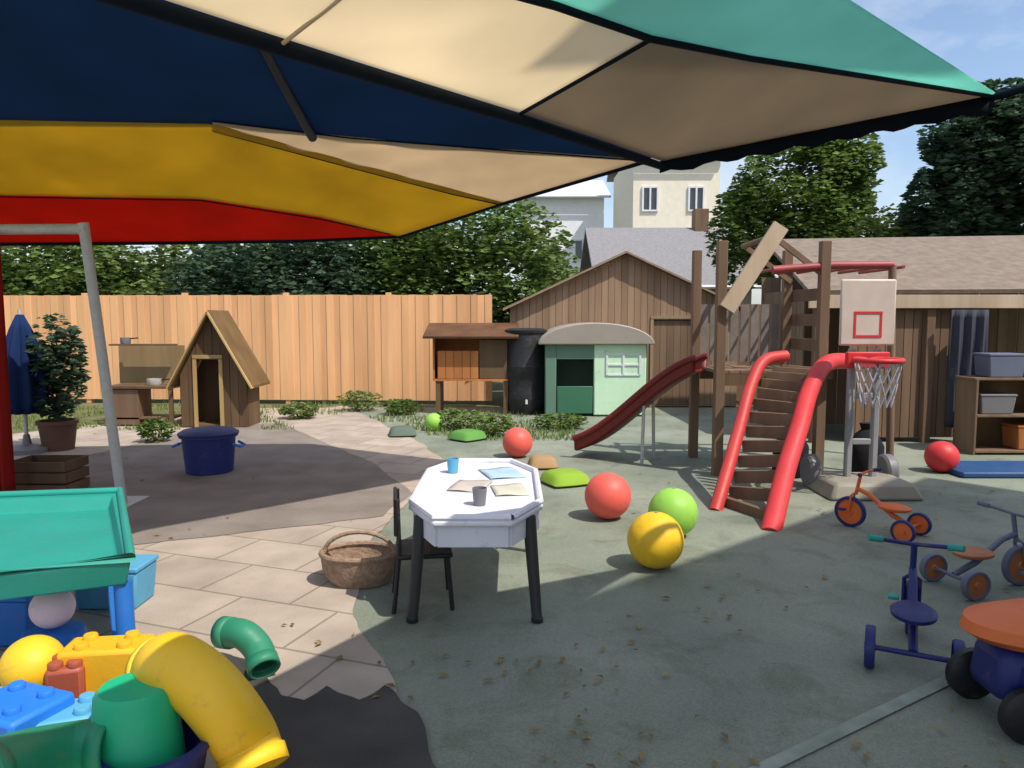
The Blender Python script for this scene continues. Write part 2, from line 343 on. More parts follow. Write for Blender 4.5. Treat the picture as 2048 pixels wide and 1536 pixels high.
def shrub(px, py, r, h, lm, label, n=900):
    p = G(px, py); t = thing('low_plant', label, 'plant', (p.x, p.y, 0), 'low plants along the back of the yard'); q = MB(); leaves(q, p + Vector((0, 0, h * .52)), (r, r * .8, h * .5), n, .035, rnd); q.obj('foliage', lm, t, smooth=False)
    st = MB()
    for k in range(5): st.tube([p, p + Vector((r * .5 * math.cos(k * 1.3), r * .5 * math.sin(k * 1.3), h * .7))], [.008, .004], 6)
    st.obj('stem', bark, t)
shrub(720, 822, .38, .34, leafC, 'yellow green plant at the fence foot where the paved path meets the grass')
shrub(800, 830, .30, .26, leafA, 'mid green low plant left of the timber hutch legs')
shrub(915, 860, .34, .3, leafC, 'yellow green plant in front of the timber hutch')
shrub(985, 872, .3, .28, leafC, 'yellow green plant below the black barrel')
shrub(1120, 858, .4, .22, leafA, 'low green plant in front of the mint playhouse door')
shrub(600, 838, .3, .26, leafC, 'yellow green plant right of the wooden playhouse')
shrub(312, 885, .22, .3, leafA, 'small green plant in the shade between play kitchen and navy tub', 600)

lv = MB()
for _ in range(520):
    px, py = rnd.uniform(150, 2100), rnd.uniform(850, 1560); p = G(px, py, .018)
    if noise.noise(p * .9 + Vector((3, 1, 0))) < rnd.uniform(-.1, .35): continue
    a = rnd.uniform(0, 2 * PI); q = rnd.uniform(.008, .02); u, v = Vector((math.cos(a), math.sin(a), 0)) * q * 1.5, Vector((-math.sin(a), math.cos(a), 0)) * q * .7
    lv.poly([p - u, p - v + Vector((0, 0, .006)), p + u, p + v + Vector((0, 0, .006))])
tag(lv.obj('fallen_leaves', mat('dry_leaf', (.16, .10, .04), .8, 0, 4, 0, col2=(.28, .22, .09), isl=.4), smooth=False), 'small dry fallen leaves scattered over the paving and play surface', 'leaves', kind='stuff')

# ---------------------------------------------------------------- fences
def fence(label, a, b, h, m, bays, name='board_fence', bw=.12, postm=None):
    a, b = Vector(a), Vector(b); t = thing(name, label, 'fence', (*a[:2], 0)); d = (b - a); L = d.length; u = d / L; n = Vector((-u.y, u.x, 0)); rz = math.atan2(u.y, u.x)
    for i in range(bays):
        p0 = a + u * L * i / bays; p1 = a + u * L * (i + 1) / bays; mb = MB(); w = (p1 - p0).length; k = int(w / bw)
        for j in range(k):
            c = p0 + u * (j + .5) * w / k; hh = h - rnd.uniform(0, .012)
            mb.box((c.x - n.x * .012 * (j % 2) * -1, c.y - n.y * .012 * (j % 2) * -1, .05 + hh / 2), (w / k * 1.04 - .004, .018, hh - .05), rz)
        mb.obj('board_panel', m, t, smooth=False)
        r = MB()
        for z in (.35, h * .55, h - .2): c = (p0 + p1) / 2 + n * .045; r.box((c.x, c.y, z), (w - .1, .04, .08), rz)
        r.obj('rail', m, t, smooth=False)
        MB().box((p0.x + n.x * .05, p0.y + n.y * .05, h / 2 + .03), (.09, .09, h + .06), rz).obj('post', postm or m, t, bevel=.006)
    return t
fence('long sunlit orange board fence across the back of the yard', (-9.5, 13.4, 0), (-.35, 13.0, 0), 1.92, pine, 5)
fence('darker brown board fence behind the gabled shed and climbing tower', (3.95, 13.0, 0), (11.5, 12.9, 0), 1.75, brown, 4)

# ---------------------------------------------------------------- houses beyond
def window(t, c, w, hh, rz=0, glass=None):
    f = MB(); c = Vector(c)
    for dx in (-w / 2, 0, w / 2): f.box((c.x + dx, c.y, c.z), (.07, .09, hh + .07))
    for dz in (-hh / 2, hh / 2): f.box((c.x, c.y + .002, c.z + dz), (w - .07, .085, .07))
    fo = f.obj('window', white, t, smooth=False)
    MB().box((c.x, c.y + .03, c.z), (w - .06, .02, hh - .06)).obj('pane', mat('glass', (.03, .04, .05), .08, .1, 2, spec=.8), fo, smooth=False)
def house(label, px0, px1, y, eave, ridge, dep, wm, rm, wins, gable=False):
    x0, x1 = at(px0, y)[0], at(px1, y)[0]; cx = (x0 + x1) / 2; t = thing('house', label, 'house', (cx, y, 0))
    m = MB().box((cx, y + dep / 2, eave / 2), (x1 - x0, dep, eave))
    if gable: m.prism([(x0, eave + .002), (x1, eave + .002), (cx, ridge)], Matrix(((1, 0, 0, 0), (0, 0, 1, y + .0), (0, 1, 0, 0), (0, 0, 0, 1))), dep)
    m.obj('wall', wm, t, smooth=False)
    r = MB()
    if gable:
        for s, xe in ((-1, x0), (1, x1)):
            e = Vector((xe + s * .25, 0, eave - .12)); a = Vector((cx, 0, ridge + .08))
            M = Matrix(((1, 0, 0, 0), (0, 0, 1, y - .25), (0, 1, 0, 0), (0, 0, 0, 1)))
            nn = Vector((-(a.z - e.z), a.x - e.x)).normalized() * .12 * (-s)
            r.prism([(e.x, e.z), (a.x, a.z), (a.x, a.z + .14), (e.x, e.z + .14)], M, dep + .5)
    else:
        e0 = Vector((x0 - .3, y - .35, eave)); 
        r.grid([[Vector((x0 - .3, y - .35, eave - .05)), Vector((x1 + .3, y - .35, eave - .05))], [Vector((x0 - .3, y + dep / 2, ridge)), Vector((x1 + .3, y + dep / 2, ridge))], [Vector((x0 - .3, y + dep + .35, eave - .05)), Vector((x1 + .3, y + dep + .35, eave - .05))]])
    ro = r.obj('roof', rm, t, smooth=False, solid=0 if gable else .12)
    MB().box((cx + (x1 - x0) * .3, y + dep / 2, ridge + .1), (.5, .5, 1.2)).obj('chimney', brown, ro, bevel=.02)
    g = MB().tube([(x0 - .2, y - .42, eave - .06), (x1 + .2, y - .42, eave - .06)], .06, 8).obj('gutter', white, t)
    for px, py, w, hh in wins: p = D(px, py, y); window(t, (p.x, y - .03, p.z), w, hh)
    return t
house('cream rendered house with its upper floor showing under the canopy edge', 1262, 1432, 31, 8.4, 10.2, 6, render, slate, [(1300, 398, .6, .95), (1392, 398, .6, .95)])
house('pale blue grey rendered house behind the airy tree, left of the cream house', 1045, 1205, 38, 7.7, 9.0, 6, mat('pale_render', (.84, .86, .88), .85, .05, 4, .2, 60), mat('pale_roof', (.55, .56, .57), .7, .15, 12, .4, 30), [(1100, 500, .8, 1.0), (1165, 500, .8, 1.0)])
house('lower house with a wide grey slate roof in front of the cream house', 1205, 1500, 24, 2.6, 4.75, 6, mat('grey_render', (.35, .33, .30), .85, .1, 4, .2, 60), slate, [(1260, 560, .9, .9)])

# ---------------------------------------------------------------- sheds and playhouses
def gable_shed(label, name, cat, cx, y, w, d, eave, ridge, wm, rm, door, trimm=None):
    t = thing(name, label, cat, (cx, y, 0)); x0, x1 = cx - w / 2, cx + w / 2; M = lambda yy: Matrix(((1, 0, 0, 0), (0, 0, 1, yy), (0, 1, 0, 0), (0, 0, 0, 1)))
    dx0, dx1, dh = door
    f = MB(); k = max(6, int(w / .11)); bw = w / k
    for i in range(k):                                      # vertical boards of the front, cut for the doorway and the gable
        xa = x0 + i * bw; xb = xa + bw - .006; top = lambda x: eave + (ridge - eave) * (1 - abs(x - cx) / (w / 2))
        z0 = dh if dx0 - .01 < (xa + xb) / 2 < dx1 + .01 else .02
        pts = [(xa, z0), (xb, z0), (xb, top(xb) - .01)] + ([(cx, ridge - .01)] if xa < cx < xb else []) + [(xa, top(xa) - .01)]
        f.prism(pts, M(y - (.004 if i % 2 else 0)), .022)
    f.obj('front_wall', wm, t, smooth=False)
    for xs in (x0 + .012, x1 - .012):
        MB().box((xs, y + d / 2 + .02, eave / 2 - .015), (.022, d - .04, eave - .04)).obj('side_wall', wm, t, smooth=False)
    MB().prism([(x0 + .03, .02), (x1 - .03, .02), (x1 - .03, eave), (cx, ridge - .03), (x0 + .03, eave)], M(y + d - .02), .02).obj('back_wall', wm, t, smooth=False)
    MB().box((cx, y + d / 2, .03), (w - .06, d - .06, .03)).obj('floor_board', wm, t, smooth=False)
    for s, xe in ((-1, x0 - .12), (1, x1 + .12)):
        sl = (ridge - eave) / (w / 2); r = MB().prism([(xe, eave - .12 * sl), (cx, ridge), (cx, ridge + .035), (xe, eave - .12 * sl + .035)], M(y - .12), d + .24)
        ro = r.obj('roof', rm, t, smooth=False)
    b = MB()
    for s, xe in ((-1, x0 - .12), (1, x1 + .12)): b.beam((xe, y - .135, eave - .12 * sl), (cx, y - .135, ridge + .01), .02, .07, (0, 1, 0))
    b.obj('bargeboard', trimm or wm, t, smooth=False)
    fr = MB()
    for xx in (dx0 - .03, dx1 + .03): fr.box((xx, y - .015, dh / 2 + .01), (.05, .02, dh))
    fr.box(((dx0 + dx1) / 2, y - .015, dh + .045), (dx1 - dx0 + .11, .02, .05)); fr.obj('door_frame', trimm or wm, t, smooth=False)
    return t
y = 10.2; cx = at(425, y)[0]
gable_shed('wooden children\'s playhouse with a steep roof and dark doorway before the orange fence', 'wooden_playhouse', 'playhouse', cx, y, .92, .5, .78, 1.6, darkw, wood('playhouse_roof', (.13, .075, .028), (.20, .12, .05)), (cx - .22, cx + .08, .95), wood('ochre_timber', (.34, .23, .09), (.45, .32, .14)))
y = 12.65; cx = at(1248, y)[0]
gable_shed('wide brown wooden shed with a low gable, behind the mint playhouse', 'garden_shed', 'shed', cx, y, 3.9, 1.8, 1.72, 2.62, wood('shed_board', (.25, .16, .10), (.34, .23, .15)), roofm, (cx + .5, cx + 1.2, 1.5), wood('shed_trim', (.26, .18, .11), (.33, .24, .16)))

t = [o for o in bpy.data.objects if o.name == 'garden_shed'][0]; dm = MB()
for i in range(6): dm.box((cx + .5 + .058 + i * .117, y + .035, .765), (.112, .02, 1.45))
d_ = dm.obj('door', brown, t, smooth=False); MB().box((cx + 1.1, y + .012, .75), (.03, .03, .12)).obj('handle', blackp, d_, bevel=.004)
# mud kitchen left of playhouse
t = thing('mud_kitchen', 'brown wooden play kitchen with shelf and pans, left of the wooden playhouse', 'play kitchen', G(295, 850))
b0 = G(295, 850)
MB().box((b0.x, b0.y, .56), (.95, .45, .04)).obj('worktop', darkw, t, bevel=.005)
MB().box((b0.x, b0.y + .215, .86), (.95, .025, .55)).obj('splashback', wood('ochre2', (.20, .14, .07), (.28, .20, .10)), t, smooth=False)
MB().box((b0.x, b0.y - .02, 1.15), (.9, .16, .025)).obj('shelf', darkw, t, smooth=False)
MB().box((b0.x - .22, b0.y - .0, .28), (.4, .38, .50)).obj('cupboard', brown, t, bevel=.004)
MB().box((b0.x, b0.y, .12), (.88, .38, .025)).obj('lower_shelf', darkw, t, smooth=False)
for sx in (-.44, .44):
    for sy in (-.19, .19): MB().box((b0.x + sx, b0.y + sy, .27), (.05, .05, .54)).obj('leg', darkw, t, smooth=False)
def pan(x, y, z, label, mm, r=.1):
    t = thing('saucepan', label, 'pan', (x, y, z))
    MB().lathe([(0, 0), (r * .9, 0), (r, .02), (r, .09), (r * .94, .09), (r * .92, .012), (0, .01)], (x, y, z)).obj('pan_body', mm, t)
    MB().tube([(x + r, y, z + .075), (x + r + .12, y - .02, z + .085)], .009, 8).obj('handle', blackp, t)
pan(b0.x + .15, b0.y - .05, .58, 'grey metal saucepan on the worktop of the wooden play kitchen', steel)
pan(b0.x - .25, b0.y - .02, 1.1625, 'small dark saucepan on the top shelf of the wooden play kitchen', greyp, .07)

# navy ride-on in front of playhouse : a round toy tub with lid and handles
p = G(420, 945); t = thing('storage_tub', 'round navy blue plastic tub in the shade before the wooden playhouse', 'tub', p)
MB().lathe([(0, .0), (.20, 0), (.22, .02), (.25, .36), (.275, .365), (.275, .385), (.24, .385), (.21, .03), (0, .025)], p, 40).obj('tub_body', navyp, t)
MB().lathe([(.281, .385), (.285, .40), (.24, .43), (0, .46)], p, 40).obj('lid', navyp, t)
for s in (-1, 1): MB().tube([p + Vector((s * .26, -.08, .30)), p + Vector((s * .33, -.06, .27)), p + Vector((s * .33, .06, .27)), p + Vector((s * .26, .08, .30))], .013, 8).obj('handle', bluep, t)

# orange wooden play cart / market stand
y = 9.6; c = D(945, 740, y); t = thing('timber_hutch', 'orange brown timber hutch with a sloping dark roof, left of the black barrel', 'hutch', (c.x, y, 0)); w = .95
MB().box((c.x, y, .50), (w, .55, .03)).obj('floor_board', orangew, t, smooth=False)
MB().box((c.x, y + .26, .85), (w - .04, .02, .66)).obj('back_panel', orangew, t, smooth=False)
for s in (-1, 1): MB().box((c.x + s * (w / 2 - .012), y, .82), (.022, .52, .6)).obj('side_panel', orangew, t, smooth=False)
fm = MB()
for i in range(5): fm.box((c.x - w / 2 + .11 + i * .1, y - .265, .72), (.094, .02, .40))
fm.obj('front_panel', orangew, t, smooth=False)
MB().box((c.x + w * .28, y - .262, .80), (.34, .02, .56)).obj('door', darkw, t, bevel=.004)
M = Matrix.Translation((c.x, y - .04, 1.21)) @ Matrix.Rotation(.22, 4, 'X'); MB().box(None, (w + .2, .85, .035), M=M).obj('roof', wood('hutch_roof', (.09, .04, .02), (.15, .07, .03)), t, bevel=.004)
for sx in (-1, 1):
    for sy in (-.23, .23): MB().box((c.x + sx * (w / 2 - .06), y + sy, .243), (.055, .055, .485)).obj('leg', darkw, t, smooth=False)
t.location = (at(945, 12.0)[0], 12.0, 0); t.scale = (1.3, 1.1, 1.1)
# black barrel
y = 9.0; c = D(1052, 800, y); p = Vector((c.x, y, 0))
t = thing('water_barrel', 'tall black water barrel between the timber hutch and the mint playhouse', 'barrel', p)
MB().lathe([(0, 0), (.22, 0), (.25, .05), (.265, .30), (.255, .32), (.275, .5), (.28, .65), (.265, .67), (.27, .95), (.24, 1.10), (.0, 1.10)], p, 40).obj('barrel_body', blackp, t)
MB().lathe([(0, 1.101), (.26, 1.101), (.265, 1.14), (.20, 1.165), (0, 1.17)], p, 40).obj('lid', blackp, t)
MB().tube([p + Vector((0, -.26, .2)), p + Vector((0, -.33, .2)), p + Vector((0, -.34, .16))], .016, 8).obj('tap', steel, t)

t.location = (at(1052, 11.9)[0], 11.9, 0.004); t.scale = (1.3, 1.3, 1.17)
# mint playhouse with rounded taupe roof
y = 8.9; c = D(1190, 760, y); cx = c.x; w = 1.1; t = thing('plastic_playhouse', 'mint green plastic playhouse with a rounded taupe roof, beside the black barrel', 'playhouse', (cx, y, 0))
M = lambda yy: Matrix(((1, 0, 0, 0), (0, 0, 1, yy), (0, 1, 0, 0), (0, 0, 0, 1)))
MB().prism([(cx - w / 2, .02), (cx - w / 2 + .12, .02), (cx - w / 2 + .12, 1.0), (cx - w / 2, 1.0)], M(y), .06).obj('front_wall', plastic('sage_plastic', (.12, .22, .16)), t, bevel=.01)
MB().prism([(cx - .02, .02), (cx + w / 2, .02), (cx + w / 2, 1.0), (cx - .02, 1.0)], M(y), .06).obj('front_wall', mintp, t, bevel=.012)
MB().prism([(cx - w / 2 + .12, .8), (cx - .02, .8), (cx - .02, 1.0), (cx - w / 2 + .12, 1.0)], M(y + .002), .056).obj('lintel', plastic('sage_plastic', 0), t)
MB().prism([(cx - w / 2 + .13, .04), (cx - .03, .04), (cx - .03, .42), (cx - w / 2 + .13, .42)], M(y + .012), .03).obj('door', plastic('green2', (.04, .16, .09)), t, bevel=.008)
for s in (-1, 1): MB().box((cx + s * (w / 2 - .03), y + .45, .51), (.058, .77, .98)).obj('side_wall', plastic('sage_plastic', 0), t, bevel=.01)
MB().box((cx, y + .86, .51), (w - .01, .05, .98)).obj('back_wall', plastic('sage_plastic', 0), t, bevel=.01)
rp = [(cx - (w / 2 + .08) * math.cos(a), 1.0 + .30 * math.sin(a)) for a in [PI * k / 16 for k in range(17)]]
MB().prism(rp, M(y - .08), 1.1).obj('roof', taupep, t, bevel=.015)
fw = MB(); 
for dx in (.12, .30, .48): fw.box((cx + dx, y - .008, .72), (.02, .015, .28))
for dz in (-.14, 0, .14): fw.box((cx + .30, y - .006, .72 + dz), (.36, .013, .02))
fw.obj('window_frame', white, t, smooth=False)

t.location = (at(1192, 11.4)[0], 11.4, 0.004); t.scale = (1.42, 1.2, 1.12)
# ---------------------------------------------------------------- timber shelter on the right
t = thing('timber_shelter', 'brown timber play shelter with a pale felt roof along the right side', 'shelter', (6.2, 9.2, 0))
x0, x1 = 3.55, 9.2
rf = MB().grid([[Vector((x0, 8.9, 1.83)), Vector((x1, 8.9, 1.86))], [Vector((x0 + .35, 11.6, 2.72)), Vector((x1, 11.6, 2.8))]]); rf.obj('roof', roofm, t, smooth=False, solid=.05)
MB().box(((x0 + x1) / 2, 8.9, 1.72), (x1 - x0, .03, .16)).obj('fascia', palew, t, bevel=.004)
for xx in (3.7, 5.05, 6.4, 7.75, 9.1): MB().box((xx, 8.98, .82), (.10, .10, 1.64)).obj('post', brown, t, bevel=.006)
bw = MB(); k = 40
for i in range(k): bw.box((x0 + (i + .5) * (x1 - x0) / k, 10.6 + (i % 2) * .012, 1.05), ((x1 - x0) / k - .008, .02, 2.1))
bw.obj('back_wall', brown, t, smooth=False)
sw = MB()
for i in range(12): sw.box((x0 + .02, 9.12 + i * .12, .95), (.02, .112, 1.85))
sw.obj('side_wall', brown, t, smooth=False)
# front boards of the shelter
fb = MB()
for i in range(14):
    fb.box((4.15 + i * .11 , 9.0, .84), (.1, .02, 1.55))
fb.obj('front_wall', brown, t, smooth=False)
# shelf unit with tubs inside
p = G(2010, 905); t = thing('shelf_unit', 'dark wooden shelf unit under the shelter at the right edge', 'shelf', p)
MB().box((p.x, p.y + .2, .42), (.95, .02, .82)).obj('back_panel', darkw, t, smooth=False)
for s in (-1, 1): MB().box((p.x + s * .47, p.y, .42), (.025, .38, .84)).obj('side_panel', brown, t, bevel=.003)
for z in (.04, .44, .85): MB().box((p.x, p.y, z), (.91 if z < .8 else 1.0, .38, .025)).obj('shelf', brown, t, bevel=.003)
def tub(x, y, z, w, d, h, mm, label, lid=True, group=None):
    t = thing('toy_tub', label, 'tub', (x, y, z), group)
    b = MB(); b.box((x, y, z + h / 2), (w * .88, d * .88, h), taper=1.12); b.obj('tub_body', mm, t, bevel=.012)
    MB().box((x, y, z + h + .0125), (w * 1.02, d * 1.02, .025)).obj('lid', mm, t, bevel=.006); return t
tub(p.x - .12, p.y, .8635, .42, .3, .24, greyb, 'blue grey tub with lid on top of the dark shelf unit'); tub(p.x + .22, p.y - .02, 1.1295 - .266, .2, .28, .15, orangep, 'small orange tub with lid on top of the dark shelf unit')
tub(p.x - .2, p.y, .4535, .4, .3, .2, greyp, 'dark grey tub on the middle shelf of the dark shelf unit'); tub(p.x + .22, p.y, .0535, .38, .3, .25, orangew, 'brown tub on the bottom shelf of the dark shelf unit')
p = G(1975, 640, 1.35)
# navy sheet hanging at shelter
y = 8.78; a = D(1905, 600, y); b = D(1955, 600, y)
rows = [[Vector((a.x + (b.x - a.x + .16) * i / 16, y + .03 * math.sin(i * 1.3 + r * .15), 1.62 - r * .1)) for i in range(17)] for r in range(15)]
tag(rest(MB().grid(rows).obj('hanging_cloth', fabric('slate_cloth', (.07, .075, .10), .2), solid=.004), (a.x, y, .2)), 'dark slate cloth hanging from the front edge of the shelter roof', 'cloth')
# blue mat, red ball by shelter
p = G(2000, 945); tag(rest(MB().box((p.x, p.y, .035), (1.1, .6, .055)).obj('floor_mat', plastic('mat_blue', (.015, .07, .20)), bevel=.015), (p.x, p.y, .005)), 'flat blue padded mat on the ground in front of the shelter', 'mat')

def ball(px, py, r, mm, label, y=None, stripe=None):
    p = G(px, py) if y is None else Vector((at(px, y)[0], y, 0)); t = thing('play_ball', label, 'ball', (p.x, p.y, .004), 'play balls on the soft surface')
    n = 18; prof = [(0 if k in (0, n) else r * math.sin(PI * k / n), .004 + r - r * math.cos(PI * k / n)) for k in range(n + 1)]
    MB().lathe(prof, p, 36).obj('ball_skin', mm, t)
    MB().lathe([(0, .004 + 2 * r + .001), (.012, .004 + 2 * r), (.014, 2 * r - .001), (0, 2 * r - .004)], p, 12).obj('valve', greyp, t)
    return t
ball(1882, 945, .155, redp, 'red play ball by the blue mat in front of the shelter')
ball(1035, 915, .165, coralp, 'coral play ball behind the white table, nearest the slide foot')
ball(1215, 1038, .175, coralp, 'large coral play ball between the white table and the slide')
ball(1345, 1074, .17, limep, 'bright lime green play ball just behind the yellow ball')
ball(1310, 1136, .17, yellowp, 'golden yellow play ball, nearest of the balls to the camera')
ball(868, 862, .12, limep, 'small green ball in the grass in front of the timber hutch')
def cushion(px, py, s, mm, label, rz):
    p = G(px, py); b = MB(); rows = []
    for i in range(13):
        r = []
        for j in range(13):
            u, v = i / 6 - 1, j / 6 - 1; q = (1 - u ** 4) * (1 - v ** 4); r.append(Vector((u * s * (1 - .08 * (v * v)), v * s * (1 - .08 * u * u), .03 + .10 * q ** .5)))
        rows.append(r)
    b.grid(rows); rows2 = [[Vector((v.x, v.y, .012 if 0 < i < 12 and 0 < j < 12 else .03)) for j, v in enumerate(r)] for i, r in enumerate(rows)]; b.grid(rows2)
    bmesh.ops.remove_doubles(b.bm, verts=b.bm.verts, dist=1e-4); b.bm.transform(Matrix.Translation(p) @ Matrix.Rotation(rz, 4, 'Z'))
    return tag(rest(b.obj('floor_cushion', mm), (p.x, p.y, 0)), label, 'cushion', 'cushions on the play surface')
cushion(1130, 968, .2, fabric('lime_cloth', (.26, .42, .05), .05), 'lime green floor cushion between the two coral balls', .4)
cushion(1085, 936, .15, fabric('tan_cloth', (.40, .26, .14), .05), 'small tan floor cushion behind the lime green cushion', .1)
cushion(935, 880, .2, fabric('leaf_cloth', (.12, .30, .07), .05), 'leaf green floor cushion beyond the white table', .8)
cushion(805, 872, .18, fabric('grey_cloth', (.12, .16, .13), .05), 'grey green floor cushion beside the paved path', .2)

# ---------------------------------------------------------------- climbing tower, slides
tx0, tx1, ty0, ty1, PZ = 1.98, 2.95, 7.05, 8.0, 1.0
t = thing('climbing_tower', 'timber climbing tower with a pale pitched roof board and red overhead rails', 'climbing frame', (2.45, 7.5, 0))
for xx in (tx0, tx1):
    for yy in (ty0, ty1): MB().box((xx, yy, 1.12), (.09, .09, 2.24)).obj('post', brown, t, bevel=.006)
dk = MB()
for i in range(9): dk.box((tx0 + .055 + i * .108, (ty0 + ty1) / 2, PZ), (.1, ty1 - ty0 - .1, .03))
dk.obj('deck', brown, t, smooth=False)
for yy in (ty0 + .06, ty1 - .06): MB().box(((tx0 + tx1) / 2, yy, PZ - .075), (tx1 - tx0 - .095, .04, .11)).obj('joist', darkw, t, smooth=False)
ap = D(1560, 452, 7.0); lo = D(1452, 618, 7.0)
MB().beam((lo.x, 7.5, lo.z), (ap.x, 7.5, ap.z), 1.15, .05, (0, 1, 0)).obj('roof_board', palew, t, smooth=False) if False else None
rb = MB()
rb.beam((lo.x, 6.975, lo.z), (ap.x, 6.975, ap.z), .15, .045, (1, 0, 1))
rb.obj('roof_board', palew, t, smooth=False)
MB().tube([(ap.x - .03, 7.0, ap.z - .09), (ap.x - .03, 8.0, ap.z - .09)], .03).obj('ridge_pole', brown, t)
for yy in (7.06, 7.95): MB().beam((2.98, yy, 1.9), (ap.x - .02, yy, ap.z - .1), .05, .035, (0, 1, 0)).obj('rafter', brown, t, smooth=False)
for yy in (7.05, 7.95):
    a = D(1545, 540, yy); b = D(1785, 530, yy); MB().tube([a, (a + b) / 2 + Vector((0, 0, .02)), b], .038).obj('overhead_rail', mat('faded_red', (.32, .06, .06), .5, .15, 5), t)
    bb = D(1785, 530, yy); MB().tube([bb, Vector((bb.x + .06, yy, 0))], .035).obj('rail_leg', brown, t)
rg = MB(); a = D(1545, 540, 7.05)
for i in range(6): x = 2.6 + i * .22; rg.tube([(x, 7.05, 2.0 + .0), (x, 7.95, 2.0)], .016, 8)
rg.obj('rung', mat('faded_red', 0), t)
gp = MB()
for i in range(8): gp.box((tx0 + .1 + i * .11, ty1 - .005 + .05, 1.36), (.085, .02, .62))
gp.obj('guard_panel', mat('weathered_board', (.20, .17, .15), .8, .2, 5, .3, 40), t, smooth=False)
gs = MB()
for z in (1.25, 1.5, 1.75): gs.box((tx1 + .055, (ty0 + ty1) / 2, z), (.02, ty1 - ty0, .12))
gs.obj('guard_panel', brown, t, smooth=False)

def chute(label, name, top, bot, w, mm, railm, thick=.02, lip=.12, cat='slide', ladder=False):
    t = thing(name, label, cat, (bot.x, bot.y, 0)); d = Vector((bot.x - top.x, bot.y - top.y, 0)); L = d.length; u = d / L; s = Vector((-u.y, u.x, 0))
    pts = []
    for i in range(25):
        f = i / 24; z = top.z + (bot.z - top.z) * (f * f * (3 - 2 * f) * .55 + f * .45); pts.append(top + d * f + Vector((0, 0, z - top.z)))
    sec = [(-w / 2 - .03, lip), (-w / 2, lip + .01), (-w / 2 + .01, .02), (-w / 2 + .05, 0), (w / 2 - .05, 0), (w / 2 - .01, .02), (w / 2, lip + .01), (w / 2 + .03, lip)]
    rows = [[p + s * a + Vector((0, 0, b)) for a, b in sec] for p in pts]
    MB().grid(rows).obj('chute', mm, t, solid=thick)
    for q in (-1, 1):
        MB().tube([p + s * q * (w / 2 + .012) + Vector((0, 0, lip + .02)) for p in pts], .032).obj('side_rail', railm, t)
    lg = MB(); m = pts[10]
    for q in (-1, 1): lg.tube([m + s * q * w * .35 - Vector((0, 0, .02)), Vector((m.x, m.y, 0)) + s * q * w * .45], .018, 8)
    lg.obj('support', steel, t)
    return t
chute('dark red slide running down to the left from the climbing tower', 'slide', Vector((1.92, 7.5, .99)), Vector((.78, 8.15, .08)), .42, darkred, darkred)
# climbing ramp with bright red rails toward the camera
t = thing('climbing_ramp', 'wooden climbing ramp with two bright red handrails leaning on the climbing tower', 'climbing ramp', G(1480, 1050))
def P(px, py, y): return D(px, py, y)
rA = [P(1572, 712, 6.95), P(1528, 722, 6.85), P(1502, 770, 6.65), P(1480, 850, 6.35), P(1455, 940, 6.0), P(1430, 1024, 5.75)]
rB = [P(1700, 722, 6.95), P(1652, 728, 6.7), P(1620, 780, 6.4), P(1600, 850, 6.05), P(1572, 940, 5.7), P(1540, 1070, 5.18)]
def smoothp(pts, k=6):
    out = []
    for i in range(len(pts) - 1):
        p0, p1, p2, p3 = pts[max(i - 1, 0)], pts[i], pts[i + 1], pts[min(i + 2, len(pts) - 1)]
        for j in range(k):
            f = j / k; out.append(.5 * ((2 * p1) + (-p0 + p2) * f + (2 * p0 - 5 * p1 + 4 * p2 - p3) * f * f + (-p0 + 3 * p1 - 3 * p2 + p3) * f ** 3))
    return out + [pts[-1]]
sA, sB = smoothp(rA), smoothp(rB)
MB().tube(sA, .055, 14).obj('handrail', plastic('rail_red', (.50, .04, .035)), t); MB().tube(sB, .075, 14).obj('handrail', redp, t)
rw = MB()
for k in range(3, len(sA) - 2, 1):
    a, b = sA[k] + Vector((.05, 0, -.12)), sB[k] + Vector((-.06, 0, -.12)); a.z = max(a.z, .03); b.z = max(b.z, .03)
    if k % 2: rw.beam(a, b, .05, .10)
rw.obj('tread', brown, t, smooth=False)

# ---------------------------------------------------------------- basketball hoop
y = 6.3; p = Vector((at(1735, y)[0], y, 0)); t = thing('basketball_hoop', 'freestanding child basketball hoop with pale backboard and red rim, right of the climbing ramp', 'basketball hoop', p)
bb = D(1735, 625, y); MB().box((bb.x, y, bb.z), (.47, .03, .56)).obj('backboard', mat('pale_board', (.62, .52, .45), .5, .08, 6), t, bevel=.02)
sq = MB()
for dx in (-.11, .11): sq.box((bb.x + dx, y - .018, bb.z - .1), (.018, .004, .2))
for dz in (-.2, 0): sq.box((bb.x, y - .0185, bb.z + dz), (.24, .004, .018))
sq.obj('target_square', redp, t, smooth=False)
rc = Vector((bb.x, y - .22, 1.17)); MB().tube([rc + Vector((.18 * math.cos(a), .18 * math.sin(a), 0)) for a in [2 * PI * k / 32 for k in range(33)]], .022, 10, False).obj('rim', redp, t)
MB().box((bb.x, y - .03, 1.16), (.36, .06, .14)).obj('rim_bracket', redp, t, bevel=.01)
nt = MB()
for k in range(14):
    for s in (-1, 1):
        nt.tube([rc + Vector((.18 * (1 - .35 * f) * math.cos(2 * PI * k / 14 + s * f * .9), .18 * (1 - .35 * f) * math.sin(2 * PI * k / 14 + s * f * .9), -.38 * f)) for f in [i / 6 for i in range(7)]], .006, 5)
nt.obj('net', mat('net_cord', (.45, .45, .47), .8), t)
for s in (-1, 1): MB().box((p.x + s * .11, y + .05, .68), (.055, .06, 1.15)).obj('pole', mat('pole_grey', (.30, .30, .31), .5, .1, 6), t, bevel=.012)
for z in (.45, .85): MB().box((p.x, y + .05, z), (.165, .04, .05)).obj('cross_bar', MATS['pole_grey'], t, bevel=.006)
